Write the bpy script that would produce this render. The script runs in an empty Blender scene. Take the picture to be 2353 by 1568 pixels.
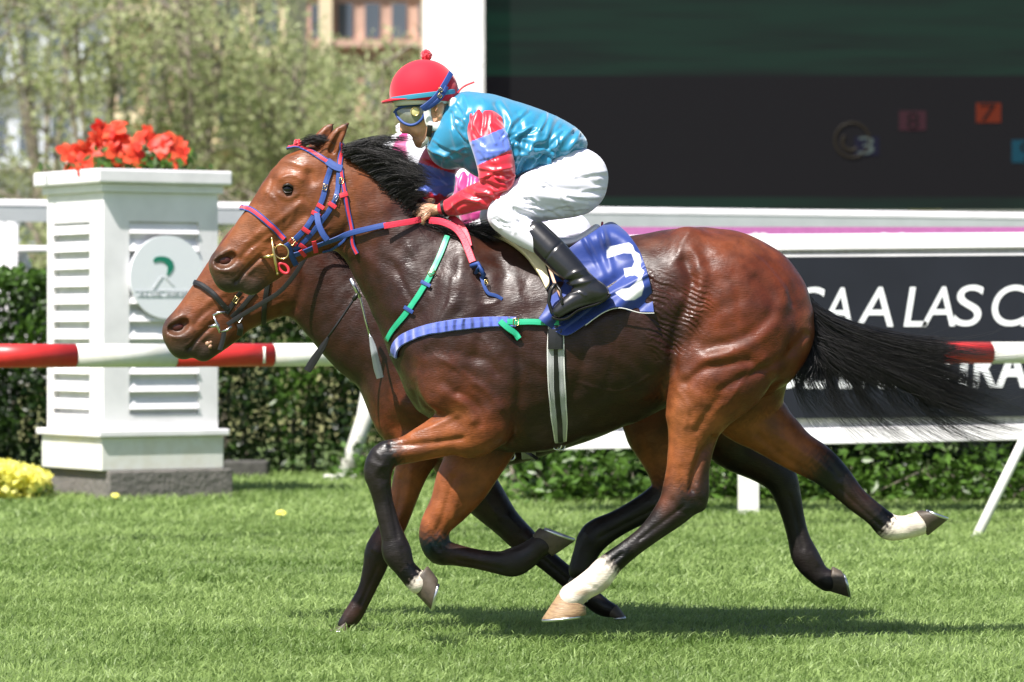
import bpy, bmesh, math, random
import numpy as np
from mathutils import Vector, Matrix
from mathutils.bvhtree import BVHTree
R = math.radians
rng = np.random.default_rng(7)
random.seed(7)
sc = bpy.context.scene
C = sc.collection

# ------------------------------------------------------------------ camera, sky, sun, exposure
D = 15.0                       # camera to the near horse, metres
HC = 1.241                     # camera height
K = 4.0/2353.0/D               # metres per photo unit per metre of depth
cam_d = bpy.data.cameras.new('camera'); cam = bpy.data.objects.new('camera', cam_d); C.objects.link(cam)
cam.location = (0, -D, HC); cam.rotation_euler = (R(90), 0, 0)
cam_d.sensor_width = 36; cam_d.lens = 36*D/4.0; cam_d.shift_y = -34/2353
cam_d.clip_start = 0.1; cam_d.clip_end = 3000
cam_d.dof.use_dof = True; cam_d.dof.focus_distance = D+0.1; cam_d.dof.aperture_fstop = 4.2
sc.camera = cam
SUN_EL, SX, SY = R(57), -0.6, -0.8
world = bpy.data.worlds.new('World'); sc.world = world; world.use_nodes = True
wn = world.node_tree.nodes; wl = world.node_tree.links
sky = wn.new('ShaderNodeTexSky'); sky.sky_type = 'NISHITA'; sky.sun_disc = False
sky.sun_elevation = SUN_EL; sky.sun_rotation = math.atan2(SX, SY); sky.dust_density = 2.0; sky.air_density = 1.0
bg = wn['Background']; wl.new(sky.outputs[0], bg.inputs[0]); bg.inputs[1].default_value = 0.075
sun_d = bpy.data.lights.new('sun', 'SUN'); sun = bpy.data.objects.new('sun', sun_d); C.objects.link(sun)
sun_d.energy = 5.0; sun_d.angle = R(0.5); sun_d.color = (1.0, 0.95, 0.90)
sd = Vector((SX*math.cos(SUN_EL), SY*math.cos(SUN_EL), math.sin(SUN_EL)))
sun.rotation_euler = sd.to_track_quat('Z', 'Y').to_euler(); sun.location = (0, 0, 12)
sc.view_settings.view_transform = 'Standard'; sc.view_settings.look = 'None'
sc.view_settings.exposure = 0.9; sc.view_settings.gamma = 1.0

# ------------------------------------------------------------------ helpers
def P(px, py, Y=0.0):
    s = K*(Y+D)
    return Vector(((px-1176.5)*s, Y, HC-(py-750.0)*s))
U = 4.0/2353.0                 # one photo unit at the near horse
def tag(o, label=None, cat=None, group=None, kind=None):
    if label: o['label'] = label
    if cat: o['category'] = cat
    if group: o['group'] = group
    if kind: o['kind'] = kind
    return o
def empty(name, loc, label, cat, group=None):
    o = bpy.data.objects.new(name, None); C.objects.link(o); o.location = loc; o.empty_display_size = 0.1
    return tag(o, label, cat, group)
def link_mesh(name, me, mat, parent=None):
    o = bpy.data.objects.new(name, me); C.objects.link(o)
    if mat is not None:
        for m in (mat if isinstance(mat, (list, tuple)) else [mat]): me.materials.append(m)
    if parent is not None:
        o.parent = parent; o.matrix_parent_inverse = Matrix.Translation(parent.location).inverted() if parent.type == 'EMPTY' else parent.matrix_basis.inverted()
        if parent.type == 'EMPTY' and any(parent.rotation_euler): o.matrix_parent_inverse = (Matrix.Translation(parent.location) @ parent.rotation_euler.to_matrix().to_4x4()).inverted()
    return o
def np_mesh(name, V, F, smooth=True, cols=None, attrs=None):
    """V (n,3) array, F (m,k) int array of quads or tris"""
    V = np.asarray(V, np.float32); F = np.asarray(F, np.int32)
    me = bpy.data.meshes.new(name); k = F.shape[1]
    me.vertices.add(len(V)); me.vertices.foreach_set('co', V.ravel())
    me.loops.add(F.size); me.loops.foreach_set('vertex_index', F.ravel())
    me.polygons.add(len(F)); me.polygons.foreach_set('loop_start', np.arange(0, F.size, k, dtype=np.int32))
    me.polygons.foreach_set('loop_total', np.full(len(F), k, np.int32))
    if smooth: me.polygons.foreach_set('use_smooth', np.ones(len(F), bool))
    me.update(calc_edges=True)
    if cols is not None:
        a = me.color_attributes.new('Col', 'FLOAT_COLOR', 'POINT')
        c4 = np.ones((len(V), 4), np.float32); c4[:, :3] = cols; a.data.foreach_set('color', c4.ravel())
    for nm, val in (attrs or {}).items():
        a = me.attributes.new(nm, 'FLOAT', 'POINT'); a.data.foreach_set('value', np.asarray(val, np.float32))
    me.validate()
    return me
class MB:
    """collects geometry for ONE mesh"""
    def __init__(s): s.v = []; s.f = []; s.m = []
    def add(s, vs, fs, mi=0):
        n = len(s.v); s.v += [tuple(v) for v in vs]; s.f += [tuple(i+n for i in f) for f in fs]; s.m += [mi]*len(fs)
    def box(s, c, size, rz=0, mi=0, taper=1.0):
        x, y, z = (a/2 for a in size); M = Matrix.Rotation(rz, 3, 'Z'); c = Vector(c)
        vs = [c+M@Vector((sx*x*(taper if sz > 0 else 1), sy*y*(taper if sz > 0 else 1), sz*z)) for sz in (-1, 1) for sx, sy in ((-1, -1), (1, -1), (1, 1), (-1, 1))]
        s.add(vs, [(3, 2, 1, 0), (4, 5, 6, 7), (0, 1, 5, 4), (1, 2, 6, 5), (2, 3, 7, 6), (3, 0, 4, 7)], mi)
    def tube(s, pts, rad, n=10, mi=0, caps=True, flat=1.0):
        pts = [Vector(p) for p in pts]; m = len(pts)
        rad = [rad]*m if not hasattr(rad, '__len__') else rad
        base = len(s.v); up = None; vs = []
        for i, p in enumerate(pts):
            t = (pts[min(i+1, m-1)]-pts[max(i-1, 0)]).normalized()
            if up is None:
                up = Vector((0, 1, 0)) if abs(t.y) < 0.9 else Vector((1, 0, 0))
            a = (up-t*up.dot(t)).normalized(); b = t.cross(a); up = a
            for j in range(n):
                th = 2*math.pi*j/n; vs.append(p+(a*math.cos(th)*flat+b*math.sin(th))*rad[i])
        fs = [(i*n+j, i*n+(j+1) % n, (i+1)*n+(j+1) % n, (i+1)*n+j) for i in range(m-1) for j in range(n)]
        if caps: fs += [tuple(reversed(range(n))), tuple((m-1)*n+j for j in range(n))]
        s.add(vs, fs, mi)
    def ball(s, c, r, n=12, mi=0, sc_=(1, 1, 1)):
        c = Vector(c); vs = [c+Vector((0, 0, -r*sc_[2]))]; k = n//2
        for i in range(1, k):
            ph = -math.pi/2+math.pi*i/k
            for j in range(n):
                th = 2*math.pi*j/n; vs.append(c+Vector((r*sc_[0]*math.cos(ph)*math.cos(th), r*sc_[1]*math.cos(ph)*math.sin(th), r*sc_[2]*math.sin(ph))))
        vs.append(c+Vector((0, 0, r*sc_[2]))); L = len(vs)-1
        fs = [(0, 1+(j+1) % n, 1+j) for j in range(n)]
        fs += [(1+i*n+j, 1+i*n+(j+1) % n, 1+(i+1)*n+(j+1) % n, 1+(i+1)*n+j) for i in range(k-2) for j in range(n)]
        fs += [(L, 1+(k-2)*n+j, 1+(k-2)*n+(j+1) % n) for j in range(n)]
        s.add(vs, fs, mi)
    def torus(s, c, r, rr, axis=(0, 1, 0), n=20, k=8, mi=0, sx=1.0, arc=(0, 2*math.pi)):
        ax = Vector(axis).normalized(); a = ax.orthogonal().normalized(); b = ax.cross(a); c = Vector(c)
        full = abs(arc[1]-arc[0]-2*math.pi) < 1e-4
        pts = [c+(a*math.cos(t)*sx+b*math.sin(t))*r for t in np.linspace(arc[0], arc[1], n+1)]
        if full: pts = pts
        s.tube(pts, rr, k, mi, caps=not full)
    def build(s, name, mat, parent=None, smooth=False, bevel=0):
        me = bpy.data.meshes.new(name); me.from_pydata(s.v, [], s.f)
        bm = bmesh.new(); bm.from_mesh(me); bmesh.ops.recalc_face_normals(bm, faces=bm.faces); bm.to_mesh(me); bm.free()
        if len(me.polygons) == len(s.m): me.polygons.foreach_set('material_index', s.m)
        if smooth: me.polygons.foreach_set('use_smooth', [True]*len(me.polygons))
        o = link_mesh(name, me, mat, parent)
        if bevel:
            b = o.modifiers.new('bevel', 'BEVEL'); b.width = bevel; b.segments = 2; b.limit_method = 'ANGLE'
        return o

# ------------------------------------------------------------------ materials
def mat(name, col, rough=0.6, spec=0.5, metal=0.0, noise=0.0, nscale=20, bump=0.0, bscale=60, bdist=0.004, attr=False, sheen=0.0, coat=0.0,
        wrinkle=False, trans=0.0, stretch=None, col2=None, wav=None):
    m = bpy.data.materials.new(name); m.use_nodes = True; nt = m.node_tree; N = nt.nodes; L = nt.links; b = N['Principled BSDF']
    b.inputs['Roughness'].default_value = rough; b.inputs['Specular IOR Level'].default_value = spec; b.inputs['Metallic'].default_value = metal
    b.inputs['Sheen Weight'].default_value = sheen; b.inputs['Coat Weight'].default_value = coat; b.inputs['Coat Roughness'].default_value = 0.15
    tc = N.new('ShaderNodeTexCoord'); src = tc.outputs['Object']
    if stretch:
        mp = N.new('ShaderNodeMapping'); mp.inputs['Scale'].default_value = stretch; L.new(src, mp.inputs[0]); src = mp.outputs[0]
    if attr:
        a = N.new('ShaderNodeVertexColor'); a.layer_name = 'Col'; cs = a.outputs[0]
    else:
        rgb = N.new('ShaderNodeRGB'); rgb.outputs[0].default_value = (*col, 1); cs = rgb.outputs[0]
    if noise or col2:
        n = N.new('ShaderNodeTexNoise'); n.inputs['Scale'].default_value = nscale; n.inputs['Detail'].default_value = 5; L.new(src, n.inputs[0])
        if col2:
            mx = N.new('ShaderNodeMix'); mx.data_type = 'RGBA'; mx.inputs[7].default_value = (*col2, 1)
            cr = N.new('ShaderNodeValToRGB'); cr.color_ramp.elements[0].position = 0.42; cr.color_ramp.elements[1].position = 0.62
            L.new(n.outputs[0], cr.inputs[0]); L.new(cr.outputs[0], mx.inputs[0]); L.new(cs, mx.inputs[6]); cs = mx.outputs[2]
        if noise:
            mr = N.new('ShaderNodeMapRange'); mr.inputs[1].default_value = 0.3; mr.inputs[2].default_value = 0.7
            mr.inputs[3].default_value = 1-noise; mr.inputs[4].default_value = 1+noise; L.new(n.outputs[0], mr.inputs[0])
            mm = N.new('ShaderNodeVectorMath'); mm.operation = 'SCALE'; L.new(cs, mm.inputs[0]); L.new(mr.outputs[0], mm.inputs[3]); cs = mm.outputs[0]
    L.new(cs, b.inputs['Base Color'])
    nrm = None
    if bump:
        n2 = N.new('ShaderNodeTexNoise'); n2.inputs['Scale'].default_value = bscale; n2.inputs['Detail'].default_value = 4; L.new(src, n2.inputs[0])
        bp = N.new('ShaderNodeBump'); bp.inputs['Strength'].default_value = bump; bp.inputs['Distance'].default_value = bdist; L.new(n2.outputs[0], bp.inputs['Height']); nrm = bp.outputs[0]
    if wav:
        w = N.new('ShaderNodeTexWave'); w.inputs['Scale'].default_value = wav[0]; w.inputs['Distortion'].default_value = wav[2]; w.bands_direction = wav[3]; L.new(src, w.inputs[0])
        bp = N.new('ShaderNodeBump'); bp.inputs['Strength'].default_value = wav[1]; bp.inputs['Distance'].default_value = bdist; L.new(w.outputs[1], bp.inputs['Height'])
        if nrm: L.new(nrm, bp.inputs['Normal'])
        nrm = bp.outputs[0]
    if wrinkle:
        at = N.new('ShaderNodeAttribute'); at.attribute_name = 'wrinkle'
        mp2 = N.new('ShaderNodeMapping'); mp2.inputs['Rotation'].default_value = (0, R(-28), 0); L.new(tc.outputs['Object'], mp2.inputs[0])
        w = N.new('ShaderNodeTexWave'); w.inputs['Scale'].default_value = 16; w.inputs['Distortion'].default_value = 9.0; w.inputs['Detail'].default_value = 3; w.inputs['Detail Scale'].default_value = 0.9
        w.bands_direction = 'Z'; L.new(mp2.outputs[0], w.inputs[0])
        ml = N.new('ShaderNodeMath'); ml.operation = 'MULTIPLY'; L.new(w.outputs[1], ml.inputs[0]); L.new(at.outputs['Fac'], ml.inputs[1])
        bp = N.new('ShaderNodeBump'); bp.inputs['Strength'].default_value = 0.9; bp.inputs['Distance'].default_value = 0.0034; L.new(ml.outputs[0], bp.inputs['Height'])
        if nrm: L.new(nrm, bp.inputs['Normal'])
        nrm = bp.outputs[0]
        # veins
        vo = N.new('ShaderNodeTexNoise'); vo.noise_type = 'RIDGED_MULTIFRACTAL'; vo.inputs['Scale'].default_value = 9; vo.inputs['Detail'].default_value = 3; L.new(tc.outputs['Object'], vo.inputs[0])
        bp2 = N.new('ShaderNodeBump'); bp2.inputs['Strength'].default_value = 0.22; bp2.inputs['Distance'].default_value = 0.012; L.new(vo.outputs[0], bp2.inputs['Height']); L.new(nrm, bp2.inputs['Normal']); nrm = bp2.outputs[0]
        hn = N.new('ShaderNodeTexNoise'); hn.inputs['Scale'].default_value = 16; hn.inputs['Detail'].default_value = 5; L.new(tc.outputs['Object'], hn.inputs[0])
        hr = N.new('ShaderNodeMapRange'); hr.inputs[1].default_value = .35; hr.inputs[2].default_value = .65; hr.inputs[3].default_value = .30; hr.inputs[4].default_value = .54; L.new(hn.outputs[0], hr.inputs[0]); L.new(hr.outputs[0], b.inputs['Roughness'])
        fn = N.new('ShaderNodeTexNoise'); fn.inputs['Scale'].default_value = 160; fn.inputs['Detail'].default_value = 3; mp3 = N.new('ShaderNodeMapping'); mp3.inputs['Rotation'].default_value = (0, R(35), 0); mp3.inputs['Scale'].default_value = (.25, 1, 1.4); L.new(tc.outputs['Object'], mp3.inputs[0]); L.new(mp3.outputs[0], fn.inputs[0])
        bp3 = N.new('ShaderNodeBump'); bp3.inputs['Strength'].default_value = 0.6; bp3.inputs['Distance'].default_value = 0.0024; L.new(fn.outputs[0], bp3.inputs['Height']); L.new(nrm, bp3.inputs['Normal']); nrm = bp3.outputs[0]
    if nrm: L.new(nrm, b.inputs['Normal'])
    if trans:
        b.inputs['Transmission Weight'].default_value = trans
    return m
def leafmat(name, c1, c2, nscale=6, rough=0.45, tl=0.35):
    m = bpy.data.materials.new(name); m.use_nodes = True; nt = m.node_tree; N = nt.nodes; L = nt.links; b = N['Principled BSDF']
    b.inputs['Roughness'].default_value = rough; b.inputs['Specular IOR Level'].default_value = 0.4
    a = N.new('ShaderNodeVertexColor'); a.layer_name = 'Col'
    mx = N.new('ShaderNodeMix'); mx.data_type = 'RGBA'; mx.inputs[6].default_value = (*c1, 1); mx.inputs[7].default_value = (*c2, 1)
    L.new(a.outputs[0], mx.inputs[0]); L.new(mx.outputs[2], b.inputs['Base Color'])
    t = N.new('ShaderNodeBsdfTranslucent'); L.new(mx.outputs[2], t.inputs[0]); ms = N.new('ShaderNodeMixShader'); ms.inputs[0].default_value = tl
    L.new(b.outputs[0], ms.inputs[1]); L.new(t.outputs[0], ms.inputs[2]); L.new(ms.outputs[0], N['Material Output'].inputs[0])
    return m

# ------------------------------------------------------------------ implicit bodies (swept ellipses, smooth union, surface nets)
def catmull(pts, sub):
    A = np.array(pts, float); n = len(A)
    if n < 3: return A if sub == 1 else np.array([A[0]+(A[-1]-A[0])*t for t in np.linspace(0, 1, sub+1)])
    out = []
    for i in range(n-1):
        p0 = A[max(i-1, 0)]; p1 = A[i]; p2 = A[i+1]; p3 = A[min(i+2, n-1)]
        for t in np.arange(sub)/sub:
            out.append(0.5*((2*p1)+(-p0+p2)*t+(2*p0-5*p1+4*p2-p3)*t*t+(-p0+3*p1-3*p2+p3)*t**3))
    out.append(A[-1]); return np.array(out)
def chain(pts, k=0.02, col=None, sub=3, Y0=0.0, dx=0, dy=0, neg=False):
    """pts: (px,py,yoff_units,r_units,ry_units[,col]) -> world-space chain"""
    rows = []; c0 = col
    for p in pts:
        c = p[5] if len(p) > 5 else c0
        c0 = c
        Y = Y0+p[2]*U; w = P(p[0]+dx, p[1]+dy, Y); s = K*(Y+D)
        rows.append([w.x, w.y, w.z, p[3]*s, p[4]*s]+list(c if c is not None else (0, 0, 0)))
    if len(rows) == 1: rows.append([a+(1e-4 if i == 0 else 0) for i, a in enumerate(rows[0])])
    return dict(S=catmull(rows, sub), k=k, neg=neg)
def seg_eval(a, b, X, Y, Z):
    """distance to a round cone whose depth axis is scaled by q"""
    dx, dy, dz = b[0]-a[0], b[1]-a[1], b[2]-a[2]; qm = (a[3]+b[3])/(a[4]+b[4]); L2 = dx*dx+dz*dz+dy*dy*qm*qm+1e-12
    if L2 > 1e-7:
        px = X-a[0]; py = (Y-a[1])*qm; pz = Z-a[2]
        t0 = (px*dx+pz*dz+py*dy*qm)/L2
        sl = min(max((b[3]-a[3])/math.sqrt(L2), -.85), .85)
        if abs(sl) > .02:
            e = np.sqrt(np.maximum(px*px+py*py+pz*pz-t0*t0*L2, 0)); t0 = t0+e*(sl/math.sqrt(1-sl*sl)/math.sqrt(L2))
        t = np.clip(t0, 0, 1)
    else:
        t = np.zeros(np.broadcast(X, Y, Z).shape, np.float32)+0.5
    r = a[3]+(b[3]-a[3])*t; q = r/(a[4]+(b[4]-a[4])*t)
    yy = (Y-(a[1]+dy*t))*q
    xx = X-(a[0]+dx*t); zz = Z-(a[2]+dz*t)
    return np.sqrt(xx*xx+yy*yy+zz*zz)-r, t
def build_sdf(chains, h, margin=0.06):
    S = np.concatenate([c['S'] for c in chains if not c['neg']])
    rr = np.maximum(S[:, 3], S[:, 4])[:, None]
    lo = (S[:, :3]-rr).min(0)-0.04; hi = (S[:, :3]+rr).max(0)+0.04
    n = np.ceil((hi-lo)/h).astype(int)+1
    F = np.full(n, 0.2, np.float32)
    ax = [(lo[i]+np.arange(n[i])*h).astype(np.float32) for i in range(3)]
    def win(Sg, mg):
        r3 = np.stack([Sg[:, 3], Sg[:, 4], Sg[:, 3]], 1)
        a = np.clip(np.floor(((Sg[:, :3]-r3).min(0)-mg-lo)/h).astype(int), 0, n); b = np.clip(np.ceil(((Sg[:, :3]+r3).max(0)+mg-lo)/h).astype(int)+1, 0, n)
        return a, b
    for c in chains:
        Sg = c['S']; mg = c['k']+0.02; a, b = win(Sg, mg)
        G = np.full(b-a, 0.2, np.float32)
        for i in range(len(Sg)-1):
            a1, b1 = win(Sg[i:i+2], mg)
            X = ax[0][a1[0]:b1[0]][:, None, None]; Y = ax[1][a1[1]:b1[1]][None, :, None]; Z = ax[2][a1[2]:b1[2]][None, None, :]
            d, _ = seg_eval(Sg[i].astype(np.float32), Sg[i+1].astype(np.float32), X, Y, Z)
            sl = tuple(slice(a1[j]-a[j], b1[j]-a[j]) for j in range(3))
            G[sl] = np.minimum(G[sl], d)
        sl = tuple(slice(a[j], b[j]) for j in range(3)); A = F[sl]; k = c['k']
        if c['neg']:
            G = -G; hh = np.maximum(k-np.abs(A-G), 0)/k; F[sl] = np.maximum(A, G)+hh*hh*k*0.25
        else:
            hh = np.maximum(k-np.abs(A-G), 0)/k; F[sl] = np.minimum(A, G)-hh*hh*k*0.25
    return F, lo, h
def surface_nets(F, lo, h):
    ins = F < 0
    c = np.zeros(np.array(F.shape)-1, np.uint8)
    for i in (0, 1):
        for j in (0, 1):
            for k in (0, 1):
                c += ins[i:ins.shape[0]-1+i, j:ins.shape[1]-1+j, k:ins.shape[2]-1+k]
    act = (c > 0) & (c < 8); idx = np.argwhere(act); n = len(idx)
    ids = np.full(act.shape, -1, np.int32); ids[tuple(idx.T)] = np.arange(n)
    acc = np.zeros((n, 3)); cnt = np.zeros(n)
    for a in range(3):
        o = [b for b in range(3) if b != a]
        for u in (0, 1):
            for v in (0, 1):
                p = idx.copy(); p[:, o[0]] += u; p[:, o[1]] += v; q = p.copy(); q[:, a] += 1
                f0 = F[tuple(p.T)]; f1 = F[tuple(q.T)]; m = (f0 < 0) != (f1 < 0)
                t = np.where(m, f0/np.where(m, f0-f1, 1), 0)
                pos = p.astype(float); pos[:, a] += t
                acc[m] += pos[m]; cnt[m] += 1
    V = acc/cnt[:, None]*h+lo
    Q = []
    for a in range(3):
        o = [b for b in range(3) if b != a]
        s0 = [slice(None)]*3; s1 = [slice(None)]*3; s0[a] = slice(0, -1); s1[a] = slice(1, None)
        for b in o:
            s0[b] = slice(1, -1); s1[b] = slice(1, -1)
        A = ins[tuple(s0)]; B = ins[tuple(s1)]
        e = np.argwhere(A != B); 
        if not len(e): continue
        fl = A[tuple(e.T)]
        e = e.copy(); e[:, o[0]] += 1; e[:, o[1]] += 1
        def g(u, v):
            p = e.copy(); p[:, o[0]] += u; p[:, o[1]] += v; return ids[tuple(p.T)]
        q = np.stack([g(-1, -1), g(0, -1), g(0, 0), g(-1, 0)], 1)
        if a == 1: fl = ~fl
        q[~fl] = q[~fl][:, ::-1]; Q.append(q)
    Q = np.concatenate(Q); Q = Q[(Q >= 0).all(1)]
    return V, Q
def vnormals(V, Q):
    n = np.cross(V[Q[:, 2]]-V[Q[:, 0]], V[Q[:, 3]]-V[Q[:, 1]])
    N = np.zeros_like(V)
    for i in range(4):
        for a in range(3): N[:, a] += np.bincount(Q[:, i], n[:, a], len(V))
    return N/(np.linalg.norm(N, axis=1)[:, None]+1e-12)
def smooth_mesh(V, Q, it=1, f=0.5):
    E = np.concatenate([Q[:, [0, 1]], Q[:, [1, 2]], Q[:, [2, 3]], Q[:, [3, 0]]])
    cnt = np.bincount(E[:, 0], minlength=len(V))+np.bincount(E[:, 1], minlength=len(V))
    for _ in range(it):
        A = np.zeros_like(V)
        for a in range(3): A[:, a] = np.bincount(E[:, 0], V[E[:, 1], a], len(V))+np.bincount(E[:, 1], V[E[:, 0], a], len(V))
        V = V*(1-f)+f*A/np.maximum(cnt, 1)[:, None]
    return V
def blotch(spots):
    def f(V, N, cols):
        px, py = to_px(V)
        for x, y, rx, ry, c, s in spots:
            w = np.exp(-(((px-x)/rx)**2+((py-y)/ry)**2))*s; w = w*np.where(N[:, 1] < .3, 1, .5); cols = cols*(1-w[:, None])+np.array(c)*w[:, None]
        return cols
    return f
def to_px(V):
    s = K*(V[:, 1]+D); return V[:, 0]/s+1176.5, 750.0-(V[:, 2]-HC)/s
def vcolors(V, chains, sig=0.018):
    W = np.zeros(len(V)); A = np.zeros((len(V), 3))
    for c in chains:
        if c['neg']: continue
        S = c['S']; best = np.full(len(V), 9.0); col = np.zeros((len(V), 3))
        for i in range(len(S)-1):
            a, b = S[i], S[i+1]; rm = max(a[3], b[3], a[4], b[4])+0.12
            m = (np.abs(V[:, 0]-(a[0]+b[0])/2) < rm+abs(a[0]-b[0])/2) & (np.abs(V[:, 2]-(a[2]+b[2])/2) < rm+abs(a[2]-b[2])/2) & (np.abs(V[:, 1]-(a[1]+b[1])/2) < rm)
            I = np.nonzero(m)[0]
            if not len(I): continue
            d, t = seg_eval(a, b, V[I, 0], V[I, 1], V[I, 2])
            u = d < best[I]; J = I[u]; best[J] = d[u]; col[J] = a[5:8]+(b[5:8]-a[5:8])*t[u][:, None]
        w = np.exp(-np.clip(best, -0.03, 1)/sig); w[best > 8] = 0
        W += w; A += col*w[:, None]
    return A/(W[:, None]+1e-30)
def poly_dist(px, py, pts):
    best = np.full(len(px), 1e9)
    P_ = catmull([tuple(p) for p in pts], 4) if len(pts) > 2 else np.array(pts, float)
    for i in range(len(P_)-1):
        a, b = P_[i], P_[i+1]; d = b-a; t = np.clip(((px-a[0])*d[0]+(py-a[1])*d[1])/(d@d+1e-9), 0, 1)
        best = np.minimum(best, np.hypot(px-a[0]-d[0]*t, py-a[1]-d[1]*t))
    return best
def relief(V, N, lines, dx=0, dy=0, both=False):
    px, py = to_px(V); px = px-dx; py = py-dy
    side = np.clip(-N[:, 1]*2.0, 0, 1) if not both else 1.0
    for pts, w, amp in lines:
        x0 = min(p[0] for p in pts)-3*w; x1 = max(p[0] for p in pts)+3*w; y0 = min(p[1] for p in pts)-3*w; y1 = max(p[1] for p in pts)+3*w
        I = np.nonzero((px > x0) & (px < x1) & (py > y0) & (py < y1))[0]
        if not len(I): continue
        d = poly_dist(px[I], py[I], pts); g = np.exp(-(d/w)**2)*amp
        V[I] += N[I]*(g*(side[I] if not both else 1.0))[:, None]
    return V
def foldnoise(x, y, ang, wl, seed=0, warp=2.2):
    c, s = math.cos(ang), math.sin(ang); u = x*c+y*s; v = -x*s+y*c
    w = vn2(u/wl*.10, v/wl*.22, seed)*warp*wl+vn2(u/wl*.22, v/wl*.5, seed+3)*.22*wl
    a = 1-np.abs(np.sin((v+w)/wl*math.pi+vn2(u/wl*.2, v/wl*.2, seed+5)*2)); m = np.clip(vn2(u/wl*.13, v/wl*.35, seed+7)*.9+.5, 0, 1)
    return a**2.6*m
def rand_folds(seed, n, box, ang, asd, length, width, amp):
    g = np.random.default_rng(seed); out = []
    for _ in range(n):
        x = box[0]+(box[2]-box[0])*g.random(); y = box[1]+(box[3]-box[1])*g.random(); a = ang+g.normal(0, asd); L = length*(.5+g.random()); c = g.normal(0, .18)*L; w = width*(.6+.8*g.random()); k = amp*(.5+.8*g.random())
        ux, uy = math.cos(a), math.sin(a); p = [(x-ux*L/2, y-uy*L/2), (x-uy*c, y+ux*c), (x+ux*L/2, y+uy*L/2)]
        out.append((p, w, k)); o = w*1.5; out.append(([(q[0]-uy*o, q[1]+ux*o) for q in p], w*.8, -k*.9))
    return out
def vn2(x, y, seed):
    g = np.random.default_rng(seed); o = 0
    for i in range(5):
        a = g.random()*6.28; f = .7+g.random()*1.4; o = o+np.sin(x*f*math.cos(a)*2+y*f*math.sin(a)*2+g.random()*6.28)
    return o/3.2
def organic(name, chains, h, mt, parent, lines=(), dx=0, dy=0, sm=2, attrs=None, sig=0.018, disp=None, recolor=None, jitter=0.0):
    F, lo, h = build_sdf(chains, h); V, Q = surface_nets(F, lo, h); del F
    V = smooth_mesh(V, Q, sm)
    Vj = V+.010*jitter*np.stack([np.sin(V[:, 2]*a+2.3*np.sin(V[:, 0]*b+V[:, 1]*60)) for a, b in ((190, 170), (150, 210), (230, 160))], 1)+rng.normal(0, .0022*jitter, V.shape)
    cols = vcolors(Vj, chains, sig)
    N = vnormals(V, Q)
    if lines: V = relief(V, N, lines, dx, dy)
    if disp is not None: V = V+N*disp(V, N)[:, None]
    V = smooth_mesh(V, Q, 1, 0.3)
    if recolor is not None: cols = recolor(V, N, cols)
    at = attrs(V, N) if attrs else None
    me = np_mesh(name, V, Q, True, cols, at)
    o = link_mesh(name, me, mt, parent)
    bv = BVHTree.FromPolygons(V.tolist(), Q.tolist())
    return o, bv, V, N
camp = Vector((0, -D, HC))
def hit(bv, px, py):
    t = P(px, py, 0); d = (t-camp).normalized(); r = bv.ray_cast(camp, d, 40)
    return (r[0], r[1]) if r[0] is not None else (None, None)

# ------------------------------------------------------------------ horses
DB = (.0240, .0074, .0045); RB = (.105, .0225, .0070); FB = (.172, .053, .0170); OB = (.22, .065, .020); BK = (.011, .0078, .0072); BB = (.023, .0105, .0075); WH = (.72, .64, .54)
MZ = (.036, .026, .021); NB = (.040, .0115, .006)
M_coat = mat('horse_coat', None, rough=0.36, spec=0.38, attr=True, noise=0.32, nscale=17, bump=0.24, bscale=30, bdist=0.0075, wrinkle=True)
M_eye = mat('horse_eye', (.004, .003, .003), rough=0.08, spec=0.5)
M_hoofw = mat('pale_hoof', (.42, .28, .15), rough=0.5, noise=0.4, nscale=26, stretch=(1, 1, 6), bump=0.4, bscale=50, col2=(.17, .10, .055))
M_hoofd = mat('dark_hoof', (.11, .085, .06), rough=0.55, noise=0.5, nscale=22, bump=0.4, bscale=50, col2=(.05, .04, .03))
M_shoe = mat('aluminium_shoe', (.7, .72, .75), rough=0.3, metal=1.0)
M_nost = mat('nostril_lining', (.05, .008, .006), rough=0.45, noise=0.4, nscale=40)
M_hair = mat('black_hair', (.012, .010, .010), rough=0.38, spec=0.6)
M_hair2 = mat('dark_hair', (.016, .013, .012), rough=0.45, spec=0.5)

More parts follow.
